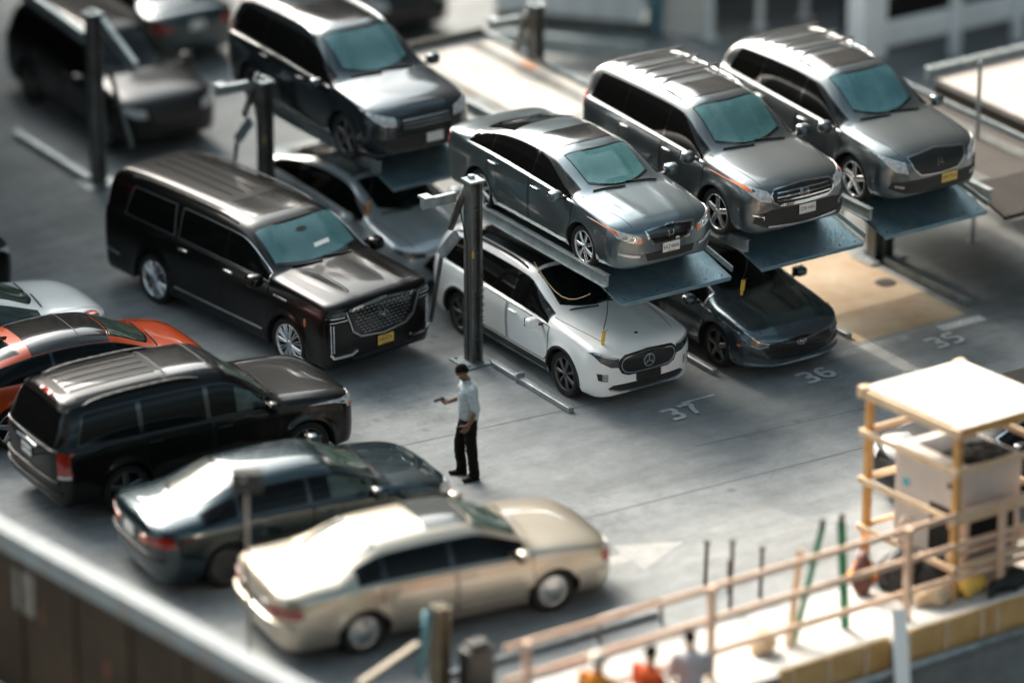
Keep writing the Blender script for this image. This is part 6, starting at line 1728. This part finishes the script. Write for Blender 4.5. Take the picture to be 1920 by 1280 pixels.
for k in range(8):
    f0 = -.6 + k * .25; in_parent(fixn(wall_box(f0, f0 + .2485, -.15, .12, ZW - .285 + .004 * (k % 3), ZW - .003 * (k % 2)).obj('coping', M_CAP)), wl)
M_REFLGREY = mat('grey_reflection_paint', (.20, .18, .16), .8, col2=(.10, .09, .07), vscale=3); M_REFLRED = mat('red_reflection_paint', (.16, .04, .015), .8, col2=(.06, .035, .02), vscale=5)  # grey patch and red marks paint faint reflections on the wall face
p = in_parent(fixn(wall_box(.10, .17, -.108, -.102, 1.25, 1.85).obj('reflection_patch', M_REFLGREY)), wl)
for (f, z, w_) in ((.19, 1.2, .012), (.40, .95, .016), (.38, .45, .02), (.52, .7, .012)): in_parent(fixn(wall_box(f, f + w_, -.107, -.102, z, z + .28).obj('reflection_mark', M_REFLRED)), wl)
for k in range(9):
    f = -.05 + k * .13
    in_parent(fixn(wall_box(f, f + .012, -.153, -.1505, ZW - .285 + .02 * (k % 2), ZW - .05 - .03 * (k % 3)).obj('rust_drip', mat('rust_drip', (.20, .15, .11), .8, col2=(.30, .27, .24), vscale=8))), wl)
# floodlight on a thin pole standing on the coping
pb = W(-7.88, 6.78, 0)
fp = empty('floodlight_pole', pb, 0); tag(fp, 'thin pole with a small dark floodlight behind the boundary wall', 'floodlight')
MB().tube([(0, 0, 0), (.02, 0, 2.62)], .024, 8).obj('pole', mat('tan_galvanised', (.34, .29, .24), .5, metal=.4), fp, smooth=True)
q = MB(); q.box((.02, 0, 2.62), (.40, .16, .34), Matrix.Rotation(.35, 3, 'X'), bev=.02); q.obj('lamp_housing', M_TRIM, fp)
q = MB(); q.box((-.02, -.10, 2.67), (.06, .03, .05), Matrix.Rotation(.35, 3, 'X'), bev=.008); q.obj('sensor', M_LENS, fp)
q = MB(); q.lathe([(.001, .05), (.09, .05), (.10, 0)], n=14); q.obj('pole_foot', M_GALV, fp)
# short post, ground rail and power pack beside the champagne sedan
nl = empty('parking_lift', W(-6.15, 8.75, 0)); tag(nl, 'short tan lift post with a blue ram and long ground rail beside the champagne sedan', 'parking lift', 'parking lifts')
M_TANSTEEL = mat('tan_steel', (.11, .09, .06), .5, metal=.3, col2=(.17, .14, .095), vscale=4)
M_BLUESTEEL = mat('teal_ram_paint', (.07, .17, .20), .4, metal=.3, col2=(.11, .23, .26), vscale=5)
q = MB(); tl_box(q, -6.24, -6.19, 8.62, 8.88, .006, 1.16); tl_box(q, -6.11, -6.06, 8.62, 8.88, .006, 1.14); tl_box(q, -6.19, -6.11, 8.73, 8.77, .006, 1.12); in_parent(q.obj('post', M_TANSTEEL), nl)
q = MB(); q.tube([W(-6.32, 8.72, 1.10), W(-6.38, 8.78, .78), W(-6.55, 8.86, .25)], [.06, .06, .045], 10); in_parent(q.obj('hydraulic_ram', M_BLUESTEEL, smooth=True), nl)
q = MB(); tl_beam(q, (-7.45, 8.85, .42), (-6.4, 8.62, .62), .10, .05, .006); in_parent(q.obj('swing_link', M_TANSTEEL), nl)
q = MB(); tl_box(q, -5.95, -2.62, 8.60, 8.68, .012, .09, .01); in_parent(q.obj('ground_rail', M_GALV), nl)
q = MB(); tl_box(q, -6.02, -5.60, 8.98, 9.24, .012, .62, .03); tl_box(q, -5.95, -5.67, 9.02, 9.20, .62, .70, .01); pkk = q.obj('power_pack', M_TRIM); tag(pkk, 'black power pack standing at the foot of the short lift post', 'power pack')
q = MB(); q.tube([W(-3.7, 8.86, .012), W(-3.7, 8.86, .36), W(-2.74, 8.86, .38), W(-2.72, 8.88, .30), W(-2.72, 8.90, .012)], .03, 8); tag(q.obj('hoop_guard', mat('grey_pipe', (.22, .21, .20), .5, metal=.3), smooth=True), 'low grey pipe guard by the front wheel of the champagne sedan', 'pipe guard')

# ---- upper right: white hoarding, white frame, empty platform
M_WHITEWALL = mat('white_sheet_metal', (.78, .78, .78), .6, var=.05, vscale=1.2)
M_WHITESTEEL = mat('white_steel_paint', (.84, .86, .87), .5, var=.05, vscale=3)
M_DARKIN = mat('dark_shed_wall', (.014, .011, .008), .9)
def tlw(name, a, b_, th, z0, z1, m, parent):
    q = MB(); d = Vector((b_[0] - a[0], b_[1] - a[1])); n = Vector((-d.y, d.x)).normalized() * th / 2
    vs = []
    for z in (z0, z1):
        for p in ((a[0] - n.x, a[1] - n.y), (b_[0] - n.x, b_[1] - n.y), (b_[0] + n.x, b_[1] + n.y), (a[0] + n.x, a[1] + n.y)): vs.append(W(p[0], p[1], z))
    q.add(vs, [(3, 2, 1, 0), (4, 5, 6, 7), (0, 1, 5, 4), (1, 2, 6, 5), (2, 3, 7, 6), (3, 0, 4, 7)])
    return in_parent(fixn(q.obj(name, m)), parent)
hb = empty('hoarding', W(10, -12, 0)); tag(hb, 'white sheet metal hoarding with upright ribs at the top of the lot', 'hoarding')
a, b_ = (9.0, -13.25), (10.85, -11.1)
tlw('panel', a, b_, .08, .0, 4.2, M_WHITEWALL, hb)
for k in range(6):
    f = (k + .5) / 6; p = (a[0] + (b_[0] - a[0]) * f + .03, a[1] + (b_[1] - a[1]) * f + .05); d = (.04, .047)
    tlw('rib', (p[0] - d[0], p[1] - d[1]), (p[0] + d[0], p[1] + d[1]), .10, .02, 4.1, M_WHITESTEEL, hb)
tlw('base_beam', (a[0] - .1, a[1] + .15), (b_[0] + .1, b_[1] + .15), .14, .0, .22, M_GALVDK, hb)
pst = empty('steel_post', W(10.95, -10.95, 0)); tag(pst, 'dark blue grey steel post at the right end of the white hoarding', 'post')
q = MB(); tl_box(q, 10.86, 11.10, -11.02, -10.80, 0, 4.4, .01); in_parent(q.obj('shaft', M_BLUESTEEL), pst)
q = MB(); tl_box(q, 10.78, 11.18, -11.10, -10.72, .0, .03); in_parent(q.obj('base_plate', M_GALVDK), pst)
sc2 = empty('screen_panel', W(11.4, -10.6, 0)); tag(sc2, 'pale screen panel right of the dark steel post', 'screen')
tlw('panel', (11.15, -10.85), (11.75, -10.15), .06, .0, 4.2, mat('pale_screen', (.62, .58, .54), .7, var=.05), sc2)
sp_ = MB(); tl_beam(sp_, (8.0, -11.6, .30), (9.75, -9.5, .30), .16, .34, .01); tag(sp_.obj('kerb_beam', M_GALV), 'blue grey steel beam lying in front of the white hoarding', 'steel beam')
sh = empty('shed', W(14.5, -11, 0)); tag(sh, 'dark open shed behind the row of white poles', 'shed')
q = MB(); tl_box(q, 11.8, 30, -14.2, -14.0, 0, 4.5); in_parent(q.obj('back_wall', M_DARKIN), sh)
q = MB(); tl_box(q, 11.8, 30, -13.99, -10.4, 3.3, 3.5); in_parent(q.obj('roof', M_DARKIN), sh)
q = MB(); tl_box(q, 11.7, 11.79, -14.0, -10.4, 0, 3.29); in_parent(q.obj('side_wall', M_DARKIN), sh)
for t in (11.70, 12.82, 13.85):
    q = MB(); q.tube([W(t, -10.2, 0), W(t, -10.2, 4.2)], .07, 10); q.lathe([(.001, .03), (.14, .03), (.14, 0)], c=W(t, -10.2, 0), n=12)
    tag(q.obj('white_pole', M_WHITESTEEL, smooth=False), 'white pole in the row in front of the dark shed', 'pole', 'white poles at the dark shed')
wf = empty('white_railing', W(15, -7.2, 0)); tag(wf, 'heavy white steel railing with a boxed corner post at the upper right', 'railing')
q = MB(); tl_box(q, 12.72, 13.25, -7.45, -6.95, .30, 3.4, .02); in_parent(q.obj('corner_post', M_WHITESTEEL), wf)
q = MB(); tl_box(q, 13.26, 20, -7.28, -7.12, .42, .84, .01); tl_box(q, 13.26, 20, -7.24, -7.16, 1.35, 1.48, .01); in_parent(q.obj('beam', M_WHITESTEEL), wf)
for t in (14.85, 16.30, 17.75):
    q = MB(); tl_box(q, t - .09, t + .09, -7.10, -6.93, 0, 3.4, .01); in_parent(q.obj('upright', M_WHITESTEEL), wf)
tlw('infill', (13.3, -8.3), (20, -8.3), .1, 0, 3.2, M_DARKIN, wf)
M_PALELIT = mat('pale_deck_paint', (.34, .30, .27), .75, col2=(.40, .36, .33), vscale=2)
fpf = empty('raised_platform', W(11.3, .3, 0)); tag(fpf, 'empty pale raised platform near the right edge below the white railing', 'platform')
q = MB(); tl_box(q, 10.25, 12.4, -1.9, 2.8, RISE - .10, RISE); in_parent(q.obj('deck', M_PALELIT), fpf)
q = MB(); tl_box(q, 10.28, 12.38, -1.86, 2.76, 1.1, RISE - .102); in_parent(q.obj('skirt', mat('dark_rusty_steel', (.03, .018, .012), .8, col2=(.05, .028, .018), vscale=3)), fpf)
q = MB(); tl_box(q, 10.22, 12.4, -2.06, -1.92, RISE - .12, RISE + .14, .01); in_parent(q.obj('rear_beam', M_GALV), fpf)
q = MB()
for (a, b_) in ((10.5, -1.6), (12.1, -1.6), (10.5, 2.5), (12.1, 2.5)): tl_box(q, a - .08, a + .08, b_ - .08, b_ + .08, 0, 1.1)
in_parent(q.obj('leg', M_GALVDK), fpf)
q = MB(); q.tube([W(9.45, .3, 0), W(9.45, .3, 3.1)], .035, 8); q.lathe([(.001, .03), (.1, .03), (.1, 0)], c=W(9.45, .3, 0), n=12)
tag(q.obj('thin_pole', M_GALV), 'thin grey pole in front of the pale raised platform', 'pole')
